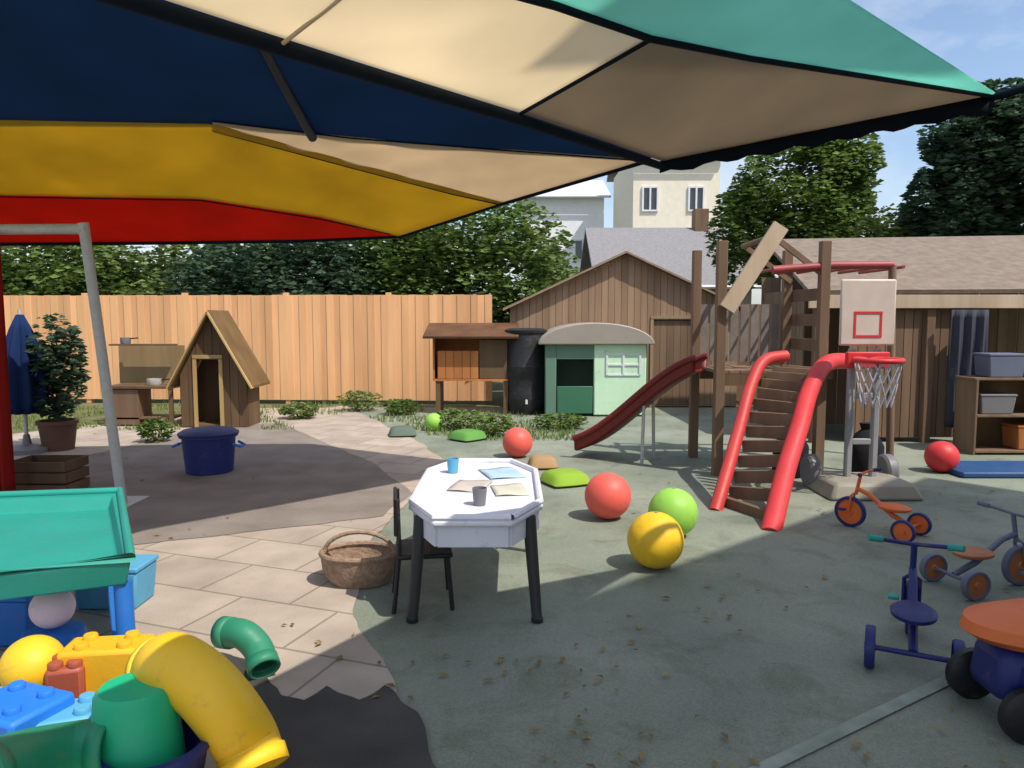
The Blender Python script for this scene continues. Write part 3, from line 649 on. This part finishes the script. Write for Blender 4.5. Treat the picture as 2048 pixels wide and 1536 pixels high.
MB().box((p.x, y, .075), (.8, .6, .14), taper=.82).obj('base', mat('stone_plastic', (.27, .25, .20), .6, .1, 6), t, bevel=.03)
for s in (-1, 1): MB().lathe([(0, -.05), (.13, -.05), (.15, -.03), (.15, .03), (.13, .05), (0, .05)], (p.x + s * .34, y + .26, .15), 28, R=Matrix.Rotation(PI / 2, 3, 'Y')).obj('wheel', greyp, t)
for s, nm in ((-1, 'left'), (1, 'right')):
    q = Vector((p.x + s * .36, y + .7, 0)); 
    b = MB(); b.lathe([(0, 0), (.13, .0), (.17, .06), (.165, .3), (.10, .42), (.05, .46), (.07, .52), (0, .5)], q, 20, sy=.8)
    tag(rest(b.obj('ballast_sack', fabric('black_sack', (.02, .02, .022), .0)), q), 'black sack standing behind the basketball hoop, on its ' + nm + ' side', 'sack', 'black sacks behind the hoop')

# ---------------------------------------------------------------- white table
c = Vector((-.185, 4.12, 0)); t = thing('activity_table', 'white oval activity table with dark legs in the middle of the yard', 'table', c)
TZ = .56; oct_ = lambda a, b, k=.55: [(a * k, -b), (a, -b * k), (a, b * k), (a * k, b), (-a * k, b), (-a, b * k), (-a, -b * k), (-a * k, -b)]
tp = MB().prism(oct_(.345, .72), Matrix.Translation((c.x, c.y, TZ - .03)), .03).obj('tabletop', white, t, bevel=.01)
o8 = oct_(.33, .705); rim = MB(); rim.tube([(c.x + x, c.y + y, TZ + .012) for x, y in o8 + o8[:1]], .018, 8, False); rim.obj('rim', white, t)
ap_ = MB(); o9 = oct_(.315, .68)
for (xa, ya), (xb, yb) in zip(o9, o9[1:] + o9[:1]): ap_.beam((c.x + xa, c.y + ya, TZ - .085), (c.x + xb, c.y + yb, TZ - .085), .02, .10, (0, 0, 1)) if False else ap_.box((c.x + (xa + xb) / 2, c.y + (ya + yb) / 2, TZ - .085), (math.hypot(xb - xa, yb - ya) - .01, .02, .10), math.atan2(yb - ya, xb - xa))
ap_.obj('apron', white, t, smooth=False)
for sx in (-1, 1):
    for sy in (-1, 1):
        a = c + Vector((sx * .27, sy * .50, TZ - .035)); b = c + Vector((sx * .31, sy * .56, .012)); l_ = MB().tube([b, a], [.026, .034]).obj('leg', mat('leg_grey', (.035, .035, .035), .5), t)
        MB().lathe([(0, 0), (.03, 0), (.03, .02), (.02, .03), (0, .03)], (b.x, b.y, .008), 14).obj('foot', blackp, l_)
def sheet(x, y, w, d, rz, label, mm, z=TZ + .002):
    b = MB(); rows = [[Vector((w * (i / 6 - .5), d * (j / 6 - .5), .004 * math.sin(i * .9 + j * .6) + .005)) for j in range(7)] for i in range(7)]; b.grid(rows); b.bm.transform(Matrix.Translation((c.x + x, c.y + y, z)) @ Matrix.Rotation(rz, 4, 'Z'))
    tag(rest(b.obj('paper_sheet', mm, solid=.001), (c.x + x, c.y + y, z)), label, 'paper', 'papers on the white table')
sheet(.12, .35, .22, .30, .3, 'pale blue paper sheet towards the far end of the white table', mat('paper_blue', (.40, .55, .66), .8)); sheet(-.05, .0, .2, .28, -.2, 'beige paper sheet in the middle of the white table', mat('paper_beige', (.52, .47, .42), .8)); sheet(.17, -.10, .18, .26, .15, 'cream paper sheet on the right half of the white table', mat('paper_cream', (.58, .55, .45), .8))
def cup(x, y, mm, label):
    p = (c.x + x, c.y + y, TZ); t = thing('beaker', label, 'beaker', p, 'beakers on the white table'); MB().lathe([(0, .002), (.03, .002), (.038, .09), (.034, .09), (.027, .01), (0, .01)], p, 24).obj('beaker_body', mm, t)
cup(-.18, .38, skyp, 'light blue beaker at the far left of the white table'); cup(.02, -.42, greyp, 'dark grey beaker at the near end of the white table')
# dark child chair on the left of table, brown crate
def chair(x, y, rz, mm, lm, label):
    t = thing('child_chair', label, 'chair', (x, y, 0)); R = Matrix.Translation((x, y, 0)) @ Matrix.Rotation(rz, 4, 'Z'); t['_o'] = (x, y, 0)
    def add(mb, n, m_, bv=.008): mb.bm.transform(R); return mb.obj(n, m_, t, bevel=bv)
    add(MB().box((0, 0, .29), (.30, .29, .025)), 'seat', mm, .01); add(MB().box((0, .145, .50), (.29, .02, .20)), 'backrest', mm, .012)
    for sx in (-1, 1):
        add(MB().tube([(sx * .13, -.12, .278), (sx * .15, -.14, .0)], .012, 8), 'leg', lm, 0); add(MB().tube([(sx * .12, .135, .59), (sx * .13, .128, .3), (sx * .15, .16, .0)], .012, 8), 'leg', lm, 0)
    return t
chair(-.47, 3.84, PI * .55, blackp, blackp, 'black child chair pulled up to the left side of the white table')
p = G(720, 1165); t = thing('wicker_basket', 'brown wicker basket on the paving left of the white table', 'basket', p)
b = MB(); b.lathe([(0, .008), (.15, .008), (.19, .08), (.2, .17), (.19, .175), (.18, .08), (.14, .02), (0, .02)], p, 32, sx=1.1, sy=.85); b.obj('basket_body', mat('wicker', (.30, .20, .135), .8, .25, 30, .8, 60), t)
MB().tube([(p.x + .215 * math.cos(a), p.y + .166 * math.sin(a), .18) for a in [2 * PI * k / 28 for k in range(29)]], .016, 8, False).obj('rim', mat('wicker', 0), t)
MB().tube([(p.x + .2 * math.cos(a), p.y, .175 + .12 * math.sin(a)) for a in [PI * k / 12 for k in range(13)]], .012, 8, False).obj('handle', mat('wicker', 0), t)

# ---------------------------------------------------------------- tricycles at the right
def trike(loc, rz, label, fm, sm_, wm, gm_, sc=1.0):
    t = thing('tricycle', label, 'tricycle', loc, 'tricycles on the right'); R = Matrix.Translation(loc) @ Matrix.Rotation(rz, 4, 'Z') @ Matrix.Scale(sc, 4)
    def add(mb, n, m_, par=None, bv=0): mb.bm.transform(R); o = mb.obj(n, m_, par or t, bevel=bv); return o
    RY = Matrix.Rotation(PI / 2, 3, 'X')
    def wheel(x, y, r, w):
        k = add(MB().lathe([(r * .8, -w / 2), (r * .95, -w / 2), (r, -w * .3), (r, w * .3), (r * .95, w / 2), (r * .8, w / 2), (r * .8, -w / 2)], (x, y, r), 32, R=RY), 'wheel', wm)
        add(MB().lathe([(0, -w * .55), (r * .2, -w * .55), (r * .25, -w * .3), (r * .8, -w * .25), (r * .8, w * .25), (r * .25, w * .3), (r * .2, w * .55), (0, w * .55)], (x, y, r), 32, R=RY), 'rim', sm_, k)
    wheel(.30, 0, .155, .05); wheel(-.28, .2, .11, .05); wheel(-.28, -.2, .11, .05)
    add(MB().tube([(-.28, 0, .12), (-.1, 0, .2), (.12, 0, .36), (.24, 0, .40)], [.022, .024, .022, .022]), 'frame', fm)
    add(MB().tube([(-.28, -.2, .11), (-.28, .2, .11)], .014), 'axle', fm)
    fk = MB(); 
    for s in (-1, 1): fk.tube([(.30, s * .04, .155), (.28, s * .04, .33), (.25, s * .01, .36)], .012, 8)
    fk.tube([(.25, 0, .34), (.21, 0, .55)], .017); add(fk, 'fork', fm)
    add(MB().tube([(.14, -.2, .58), (.20, -.1, .56), (.205, 0, .555), (.20, .1, .56), (.14, .2, .58)], .012), 'handlebar', fm)
    for s in (-1, 1): add(MB().tube([(.155, s * .165, .575), (.12, s * .235, .585)], .019), 'grip', gm_)
    add(MB().lathe([(0, -.025), (.10, -.025), (.13, -.01), (.135, .01), (.10, .03), (0, .022)], (-.12, 0, .27), 28, sx=1.15, sy=.85), 'seat', sm_)
    for s in (-1, 1): add(MB().box((.30 + s * .05, s * .09, .155 + s * .03), (.07, .06, .02)), 'pedal', gm_, None, .004)
    return t
p = G(1872, 1350); trike(Vector((p.x, p.y + .2, .004)), 1.1, 'navy blue tricycle with teal grips, nearest of the upright tricycles', navyp, navyp, navyp, tealp, .82)
p = G(1775, 1075); trike(Vector((p.x, p.y + .1, .004)), 2.3, 'orange tricycle furthest from the camera, right of the basketball hoop base', orangep, orangep, navyp, navyp, .72)
p = G(1950, 1190); trike(Vector((p.x + .12, p.y + .1, .004)), .2, 'small tricycle with an orange seat and blue grey frame behind the navy tricycle', greyb, plastic('dull_orange', (.42, .15, .06)), greyb, greyb, .75)
p = G(2090, 1440); t = thing('ride_on_toy', 'orange and navy ride on toy cut by the right edge', 'ride on toy', (p.x, p.y, .004))
q = Vector((p.x, p.y, 0))
MB().lathe([(0, 0), (.24, 0), (.28, .03), (.27, .07), (.16, .11), (0, .12)], q + Vector((0, 0, .32)), 36, sx=1.15, sy=.7).obj('seat', orangep, t)
MB().box(q + Vector((0, 0, .21)), (.5, .24, .2), taper=.9).obj('ride_body', navyp, t, bevel=.05)
for sx in (-1, 1):
    for sy in (-1, 1): MB().lathe([(0, -.03), (.08, -.03), (.1, -.015), (.1, .015), (.08, .03), (0, .03)], q + Vector((sx * .18, sy * .16, .104)), 24, R=Matrix.Rotation(PI / 2, 3, 'X')).obj('wheel', blackp, t)
MB().tube([q + Vector((.2, 0, .3)), q + Vector((.2, 0, .5)), ], .02).obj('steering_column', navyp, t)
MB().tube([q + Vector((.2, -.14, .5)), q + Vector((.2, .14, .5))], .018).obj('handlebar', navyp, t)

# ---------------------------------------------------------------- white tube frame with hanging cloths (left)
y = 5.9; a = D(-260, 462, y); b = D(172, 458, y); foot = D(245, 1005, 5.9); foot.z = .0
t = thing('tube_frame', 'pale tubular metal frame standing at the left under the striped canopy', 'frame', (foot.x, y, 0))
MB().tube(smoothp([Vector((a.x, y, a.z)), Vector((b.x - .15, y, b.z)), Vector((b.x - .03, y, b.z - .02)), Vector((b.x + .0, y, b.z - .15)), Vector((foot.x, y, .01))], 8), .04, 14).obj('upright', steel, t)
MB().tube([(a.x, y, a.z), (a.x - .1, y, .01)], .04, 14).obj('upright', steel, t)
MB().box((foot.x, y, .012), (.2, .5, .012)).obj('foot_plate', steel, t, bevel=.003)
MB().tube([(a.x, y, 1.15), (foot.x - .22, y, 1.15)], .022).obj('cross_rail', steel, t) if False else None
def drape(px0, px1, z0, z1, yy, mm, label, ph):
    x0, x1 = at(px0, yy)[0], at(px1, yy)[0]; rows = [[Vector((x0 + (x1 - x0) * i / 24, yy + .04 * math.sin(i * .8 + ph) * (.4 + j / 20), z0 + (z1 - z0) * j / 20 + .01 * math.sin(i * .5))) for i in range(25)] for j in range(21)]
    tag(rest(MB().grid(rows).obj('hanging_cloth', mm, solid=.004), (x0, yy, z1)), label, 'cloth', 'cloths hung on the tube frame')
ztop = a.z - .042
drape(-120, 12, ztop, .12, 5.8, fabric('red_cloth', (.28, .015, .01), .25), 'dark red cloth hanging at the left edge of the picture', 0)
# items under frame: blue coat stand figure => blue tent, green bush pot
p = G(55, 905); t = thing('folded_parasol', 'closed navy parasol standing between the red cloth and the pale tube frame', 'parasol', p)
MB().tube([p + Vector((0, 0, 0)), p + Vector((0, 0, 1.62))], .02).obj('pole', steel, t)
n = 40; b = MB(); rings = []
rows = []
for z, r in ((.45, .13), (.6, .20), (.85, .21), (1.15, .16), (1.4, .09), (1.56, .03)):
    rows.append([p + Vector(((r * (1 + .22 * math.cos(8 * 2 * PI * k / n))) * math.cos(2 * PI * k / n), (r * (1 + .22 * math.cos(8 * 2 * PI * k / n))) * math.sin(2 * PI * k / n), z)) for k in range(n + 1)])
MB().grid(rows).obj('folded_cover', fabric('navy_cover', (.012, .03, .10), .05), t, solid=.004)
MB().lathe([(0, 0), (.24, 0), (.24, .05), (.05, .09), (.03, .2), (0, .2)], p + Vector((0, 0, .009)), 28).obj('base', greyp, t)
p = G(118, 900); t = thing('potted_shrub', 'dark green shrub in a pot just left of the pale tube frame', 'plant', (p.x, p.y, .008))
MB().lathe([(0, 0), (.16, 0), (.2, .3), (.22, .3), (.22, .34), (.18, .34), (.17, .28), (0, .28)], p + Vector((0, 0, .009)), 28).obj('pot', mat('brown_pot', (.12, .06, .04), .7), t)
st = MB(); 
for k in range(5): st.tube([p + Vector((0, 0, .28)), p + Vector((.05 * math.cos(k), .05 * math.sin(k), .7)), p + Vector((.14 * math.cos(k * 1.3), .14 * math.sin(k * 1.3), 1.2))], [.014, .01, .005], 6)
st.obj('stem', bark, t)
lf = MB(); leaves(lf, p + Vector((0, 0, .95)), (.34, .34, .62), 2600, .05, rnd); lf.obj('foliage', leafB, t, smooth=False)
p = G(100, 985); t = thing('toy_crate', 'empty dark brown slatted crate at the foot of the tube frame', 'crate', p)
cr = MB()
for z in (.06, .16, .26):
    for s in (-1, 1): cr.box((p.x, p.y + s * .17, z), (.5, .015, .08)); cr.box((p.x + s * .2475, p.y, z), (.015, .325, .08))
cr.obj('slats', darkw, t, smooth=False); MB().box((p.x, p.y, .02), (.47, .31, .015)).obj('base_board', darkw, t, smooth=False)
# ---------------------------------------------------------------- sand and water tray (teal), lower left
t = thing('water_tray', 'teal plastic water tray on a blue stand at the left edge', 'water tray', (-2.5, 3.6, 0))
zc = .56; A = [G(-160, 1000, zc), G(240, 985, zc), G(262, 1120, zc), G(-160, 1170, zc)]
cx = sum(v.x for v in A) / 4; cy = sum(v.y for v in A) / 4
tb = MB(); ins = [Vector((cx + (v.x - cx) * .93, cy + (v.y - cy) * .9, zc)) for v in A]; bot = [Vector((cx + (v.x - cx) * .88, cy + (v.y - cy) * .84, zc - .07)) for v in A]; ob = [Vector((cx + (v.x - cx) * .95, cy + (v.y - cy) * .94, zc - .11)) for v in A]
V = [[tb.bm.verts.new(p_) for p_ in ring] for ring in (ob, A, ins, bot)]
for r0, r1 in zip(V, V[1:]):
    for i in range(4): tb.bm.faces.new((r0[i], r0[(i + 1) % 4], r1[(i + 1) % 4], r1[i]))
tb.bm.faces.new(V[3]); tb.bm.faces.new(V[0][::-1]); tb.obj('tray', tealp, t, bevel=.012)
MB().tube([v + Vector((0, 0, .010)) for v in A + A[:1]], .02, 10, True).obj('rim', tealp, t)
for i, v in enumerate(ob): MB().tube([Vector((cx + (v.x - cx) * .95, cy + (v.y - cy) * .92, zc - .11)), Vector((cx + (v.x - cx) * .98, cy + (v.y - cy) * .98, .008))], .035).obj('leg', bluep, t)
f_ = MB()
for i in range(4):
    p0 = Vector((cx + (ob[i].x - cx) * .96, cy + (ob[i].y - cy) * .94, .17)); j = (i + 1) % 4; p1 = Vector((cx + (ob[j].x - cx) * .96, cy + (ob[j].y - cy) * .94, .17)); f_.beam(p0, p1, .09, .03)
f_.obj('stand_frame', bluep, t, bevel=.006)

# ---------------------------------------------------------------- pile of plastic toys, bottom left
def blob(name, px, py, z, r, mm, label, cat, sc=(1, 1, 1), group='plastic toys piled in the lower left corner'):
    p = G(px, py, z); return p
def arch(name, pts, r, mm, label, cat, base, capm=None):
    t = thing(name, label, cat, base, 'plastic toys piled in the lower left corner'); o = MB().tube(smoothp([Vector(p) for p in pts], 6), r, 28, False).obj('arch_tube', mm, t, solid=.012)
    for k, e in enumerate((pts[0], pts[-1])):
        d = (Vector(pts[1]) - Vector(pts[0])).normalized() if k == 0 else (Vector(pts[-1]) - Vector(pts[-2])).normalized()
        MB().tube([Vector(e) - d * .025, Vector(e) + d * .025], r * 1.09, 28, False).obj('collar', capm or mm, t, solid=.014)
    return t
arch('play_arch', [G(325, 1320, .42) + Vector((-.05, .1, -.08)), G(345, 1330, .40), G(400, 1365, .36), G(450, 1420, .28), G(490, 1480, .16), G(505, 1530, .10)], .095, yellowp, 'thick yellow curved plastic tube arching over the toy pile', 'toy tube', G(505, 1530))
arch('play_arch', [G(395, 1330, .16) + Vector((0, .3, 0)), G(430, 1335, .17) + Vector((0, .3, 0)), G(465, 1360, .12) + Vector((0, .28, 0)), G(482, 1390, .075) + Vector((0, .25, 0))], .055, plastic('soft_green', (.025, .22, .12)), 'green curved plastic tube behind the thick yellow tube', 'toy tube', G(500, 1410))
p = G(270, 1385, .36); t = thing('toy_bucket', 'bright green plastic bucket upside down beside the yellow tube', 'bucket', (p.x, p.y, 0), 'plastic toys piled in the lower left corner')
MB().lathe([(0, .42), (.10, .42), (.115, .40), (.145, .08), (.16, .07), (.16, .045), (.14, .045), (.13, .05), (0, .06)], (p.x, p.y, -.037), 36).obj('bucket_body', greenp, t)
MB().tube([(p.x + .16 * math.cos(a), p.y - .14 - .05 * math.sin(a), .06 + .10 * math.sin(a)) for a in [PI * k / 12 for k in range(13)]], .007, 8).obj('handle', yellowp, t)
arch('toy_rocker', [G(-60, 1570, .32), G(50, 1530, .24), G(150, 1510, .2), G(225, 1500, .22)], .09, plastic('deep_green', (.01, .22, .11)), 'deep green curved rocker lying along the bottom edge', 'rocker', G(60, 1540))
t = thing('toy_tub', 'navy blue round tub at the bottom edge between the green rocker and yellow tube', 'tub', G(310, 1600), 'plastic toys piled in the lower left corner')
p = G(310, 1520, .16); MB().lathe([(0, 0), (.12, 0), (.155, .19), (.17, .195), (.17, .215), (.145, .215), (.11, .02), (0, .02)], (p.x, p.y, .008), 36).obj('tub_body', navyp, t)
def boxtoy(px, py, z, d, rz, mm, label, nm='toy_block', cat='toy block', knobs=True, base=0.0):
    p = G(px, py, z); t = thing(nm, label, cat, (p.x, p.y, base), 'plastic toys piled in the lower left corner')
    MB().box((p.x, p.y, z - d[2] / 2), d, rz).obj('block_body', mm, t, bevel=.015)
    if knobs:
        for i in (-1, 1):
            for j in (-1, 1): v = Matrix.Rotation(rz, 3, 'Z') @ Vector((i * d[0] * .25, j * d[1] * .25, 0)); MB().lathe([(0, .02), (.022, .02), (.025, .015), (.025, 0), (0, 0)], (p.x + v.x, p.y + v.y, z - .001), 16).obj('stud', mm, t)
    return t
boxtoy(215, 1285, .34, (.29, .15, .33), .12, plastic('amber_plastic', (.80, .42, .015)), 'amber rectangular plastic block behind the green bucket')
boxtoy(135, 1325, .30, (.12, .12, .29), .3, plastic('brick_red', (.36, .08, .04)), 'brick red plastic block between the yellow ball and the amber block')
boxtoy(30, 1400, .30, (.26, .22, .29), -.35, plastic('bright_blue', (.02, .19, .70)), 'bright blue plastic block at the left edge')
boxtoy(120, 1420, .26, (.28, .16, .25), .35, skyp, 'light blue plastic block in front of the bright blue block')
p = G(65, 1315, .30); t = thing('play_ball', 'yellow play ball resting at the back of the toy pile', 'ball', (p.x, p.y, .16), 'plastic toys piled in the lower left corner')
def sph(mb, c, r, n=20):
    return mb.lathe([(0 if k in (0, n) else r * math.sin(PI * k / n), -r * math.cos(PI * k / n)) for k in range(n + 1)], c, 36)
sph(MB(), (p.x, p.y, .27), .105).obj('ball_skin', yellowp, t)
t2 = thing('toy_box', 'low dark grey box holding up the yellow ball in the toy pile', 'box', (p.x, p.y, .008), 'plastic toys piled in the lower left corner'); MB().box((p.x, p.y, .087), (.26, .24, .155)).obj('box_body', greyp, t2, bevel=.01); MB().box((p.x, p.y, .158), (.28, .26, .012)).obj('lid', greyp, t2, bevel=.004)
p = G(105, 1215, .30); t = thing('play_ball', 'pale pink ball on the upturned tub below the teal tray', 'ball', (p.x, p.y, .2), 'plastic toys piled in the lower left corner'); sph(MB(), (p.x, p.y, .30), .085).obj('ball_skin', pinkp, t)
t = thing('toy_tub', 'small blue upturned tub carrying the pale pink ball', 'tub', (p.x, p.y, 0), 'plastic toys piled in the lower left corner'); MB().lathe([(0, .207), (.10, .207), (.115, .2), (.15, .03), (.165, .025), (.165, .009), (0, .009)], (p.x, p.y, 0), 32).obj('tub_body', bluep, t)
tub(G(20, 1235, .1).x, G(20, 1235, .1).y, .008, .36, .28, .22, bluep, 'blue lidded tub under the teal tray at the left edge')
tub(G(190, 1200, .1).x, G(190, 1200, .1).y + .2, .008, .34, .24, .2, skyp, 'light blue lidded tub under the right end of the teal tray')

# ---------------------------------------------------------------- canopies
class Plane:
    def __init__(s, a, b, c): s.p = a; s.n = (b - a).cross(c - a).normalized(); s.n = s.n if s.n.z > 0 else -s.n
    def hit(s, px, py, off=0):
        r = ray(px, py); o = Vector((0, 0, EYE)); t = (s.p + s.n * off - o).dot(s.n) / r.dot(s.n); return o + r * t
def panel(pl, top, bot, nu=40, nv=14, sag=.03, off=0, ph=0, fold=.012, ff=5):
    def samp(L, f):
        seg = [math.dist(L[i], L[i + 1]) for i in range(len(L) - 1)]; T = sum(seg) * f
        for i, s in enumerate(seg):
            if T <= s or i == len(seg) - 1: q = T / s if s else 0; return (L[i][0] + (L[i + 1][0] - L[i][0]) * q, L[i][1] + (L[i + 1][1] - L[i][1]) * q)
            T -= s
    rows = []
    for j in range(nv + 1):
        v = j / nv; r = []
        for i in range(nu + 1):
            u = i / nu; a, b = samp(top, u), samp(bot, u); P0, P1 = pl.hit(*a), pl.hit(*b); P = P0.lerp(P1, v)
            e = math.sin(PI * u) * math.sin(PI * v); P = P - Vector((0, 0, sag * e + off)) + pl.n * fold * math.sin(u * ff * PI * 2 + ph + v * 3) * e; r.append(P)
        rows.append(r)
    return MB().grid(rows)
PB = Plane(D(800, 472, 7.8), D(1290, 322, 6.4), Vector((-6.4, 7.8, 2.15)))
t = thing('striped_canopy', 'striped fabric canopy with navy, beige, yellow and red bands overhead on the left', 'canopy', D(800, 472, 7.8)); t['_o'] = tuple(D(800, 472, 7.8))
panel(PB, [(-500, 375), (0, 388), (400, 395), (640, 432), (760, 462)], [(-500, 488), (0, 486), (300, 484), (600, 480), (800, 472)], sag=.02).obj('red_panel', redf, t, solid=.003)
panel(PB, [(-500, 226), (0, 238), (430, 246), (700, 321), (1005, 403)], [(-500, 375), (0, 388), (400, 395), (640, 432), (800, 472)], sag=.04, ff=3, off=.008).obj('yellow_panel', yellowf, t, solid=.003)
panel(PB, [(425, 238), (700, 272), (1000, 296), (1290, 318)], [(425, 258), (700, 332), (905, 386), (1005, 408)], sag=.01, off=.004).obj('beige_panel', beigef, t, solid=.003)
panel(PB, [(-900, -900), (-200, -900), (350, -700), (700, -200), (1330, 300)], [(-500, 235), (0, 248), (430, 250), (800, 292), (1290, 322)], 60, 24, sag=.06, ff=4).obj('navy_panel', navyf, t, solid=.003)
def line(pl, pts, r, name, mm, t, dz=-.02): return MB().tube([pl.hit(*p) + Vector((0, 0, dz)) for p in pts], r, 10).obj(name, mm, t)
line(PB, [(-500, 489), (0, 487), (300, 485), (600, 481), (800, 472), (1005, 406), (1290, 322)], .025, 'hem', trim, t, 0)
for k, pts in enumerate(([(-500, 382), (0, 391), (400, 398), (640, 436), (780, 466)], [(425, 258), (700, 332), (905, 386), (1005, 408)], [(425, 239), (700, 273), (1000, 297), (1290, 319)])):
    line(PB, pts, .006, 'stitched_seam', trim, t, -.012)
line(PB, [(430, -250), (520, 60), (560, 140), (625, 262)], .035, 'rib', mat('rib_dark', (.01, .014, .03), .5), t, -.05)
line(PB, [(-200, -350), (-60, 130), (40, 300), (110, 420)], .02, 'rib', MATS['rib_dark'], t, -.04) if False else None
for q in (PB.hit(-500, 470), PB.hit(-900, -900)): MB().tube([(q.x, q.y, q.z), (q.x, q.y, 0)], .035).obj('pole', steel, t)
def Z(px, py, z): return G(px, py, z)
PA = Plane(Z(340, 0, 2.0), Z(1330, 320, 2.1), Z(1990, 185, 2.5))
t = thing('awning', 'cream and taupe awning with a teal panel and navy edging overhead', 'awning', Z(1330, 320, 2.1)); t['_o'] = tuple(Z(1330, 320, 2.1))
panel(PA, [(560, -300), (1020, -20), (1110, 5), (1300, 72)], [(150, -62), (340, 2), (700, 118), (1040, 225)], 80, 20, sag=.02, fold=.006, ff=3).obj('cream_panel', creamf, t, solid=.003)
panel(PA, [(1300, 72), (1500, 112), (1750, 150), (1975, 188)], [(1040, 225), (1180, 272), (1325, 322), (1975, 192)], 80, 14, sag=.01, fold=.006).obj('taupe_panel', taupef, t, solid=.003)
panel(PA, [(1250, -420), (1480, -130), (1700, 0), (1990, 185)], [(560, -300), (1020, -20), (1110, 5), (1300, 72), (1500, 112), (1750, 150), (1985, 190)], 90, 14, sag=.02, fold=.006).obj('teal_panel', tealf, t, solid=.003)
line(PA, [(150, -62), (340, 2), (700, 118), (1040, 225), (1325, 322)], .014, 'hem', trim, t)
line(PA, [(560, -300), (1020, -20), (1110, 5), (1300, 72), (1500, 112), (1750, 152), (1985, 190)], .009, 'seam', trim, t, -.006)
line(PA, [(1040, 222), (1300, 74)], .005, 'stitched_seam', trim, t, -.008)
line(PA, [(820, -140), (560, 68)], .004, 'stitched_seam', mat('cream_seam', (.45, .38, .28), .9), t, -.02)
MB().tube([PA.hit(1985, 190) + Vector((0, 0, -.01)), Vector((3.75, 1.9, 2.75))], .018).obj('support_arm', trim, t)
# valance: hanging band along the front edge, from the taupe corner to the right tip
vb = MB(); rows = [[], []]
for i in range(31):
    f = i / 30; px, py = 1320 + 670 * f, 322 - 134 * f; q = PA.hit(px, py); rows[0].append(q); rows[1].append(q + Vector((0, .012 * math.sin(i * .9), -.045 - .03 * f + .008 * math.sin(i * 1.7))))
vb.grid(rows).obj('valance', trim, t, solid=.003)

for o in bpy.data.objects:
    if '_o' in o: del o['_o']
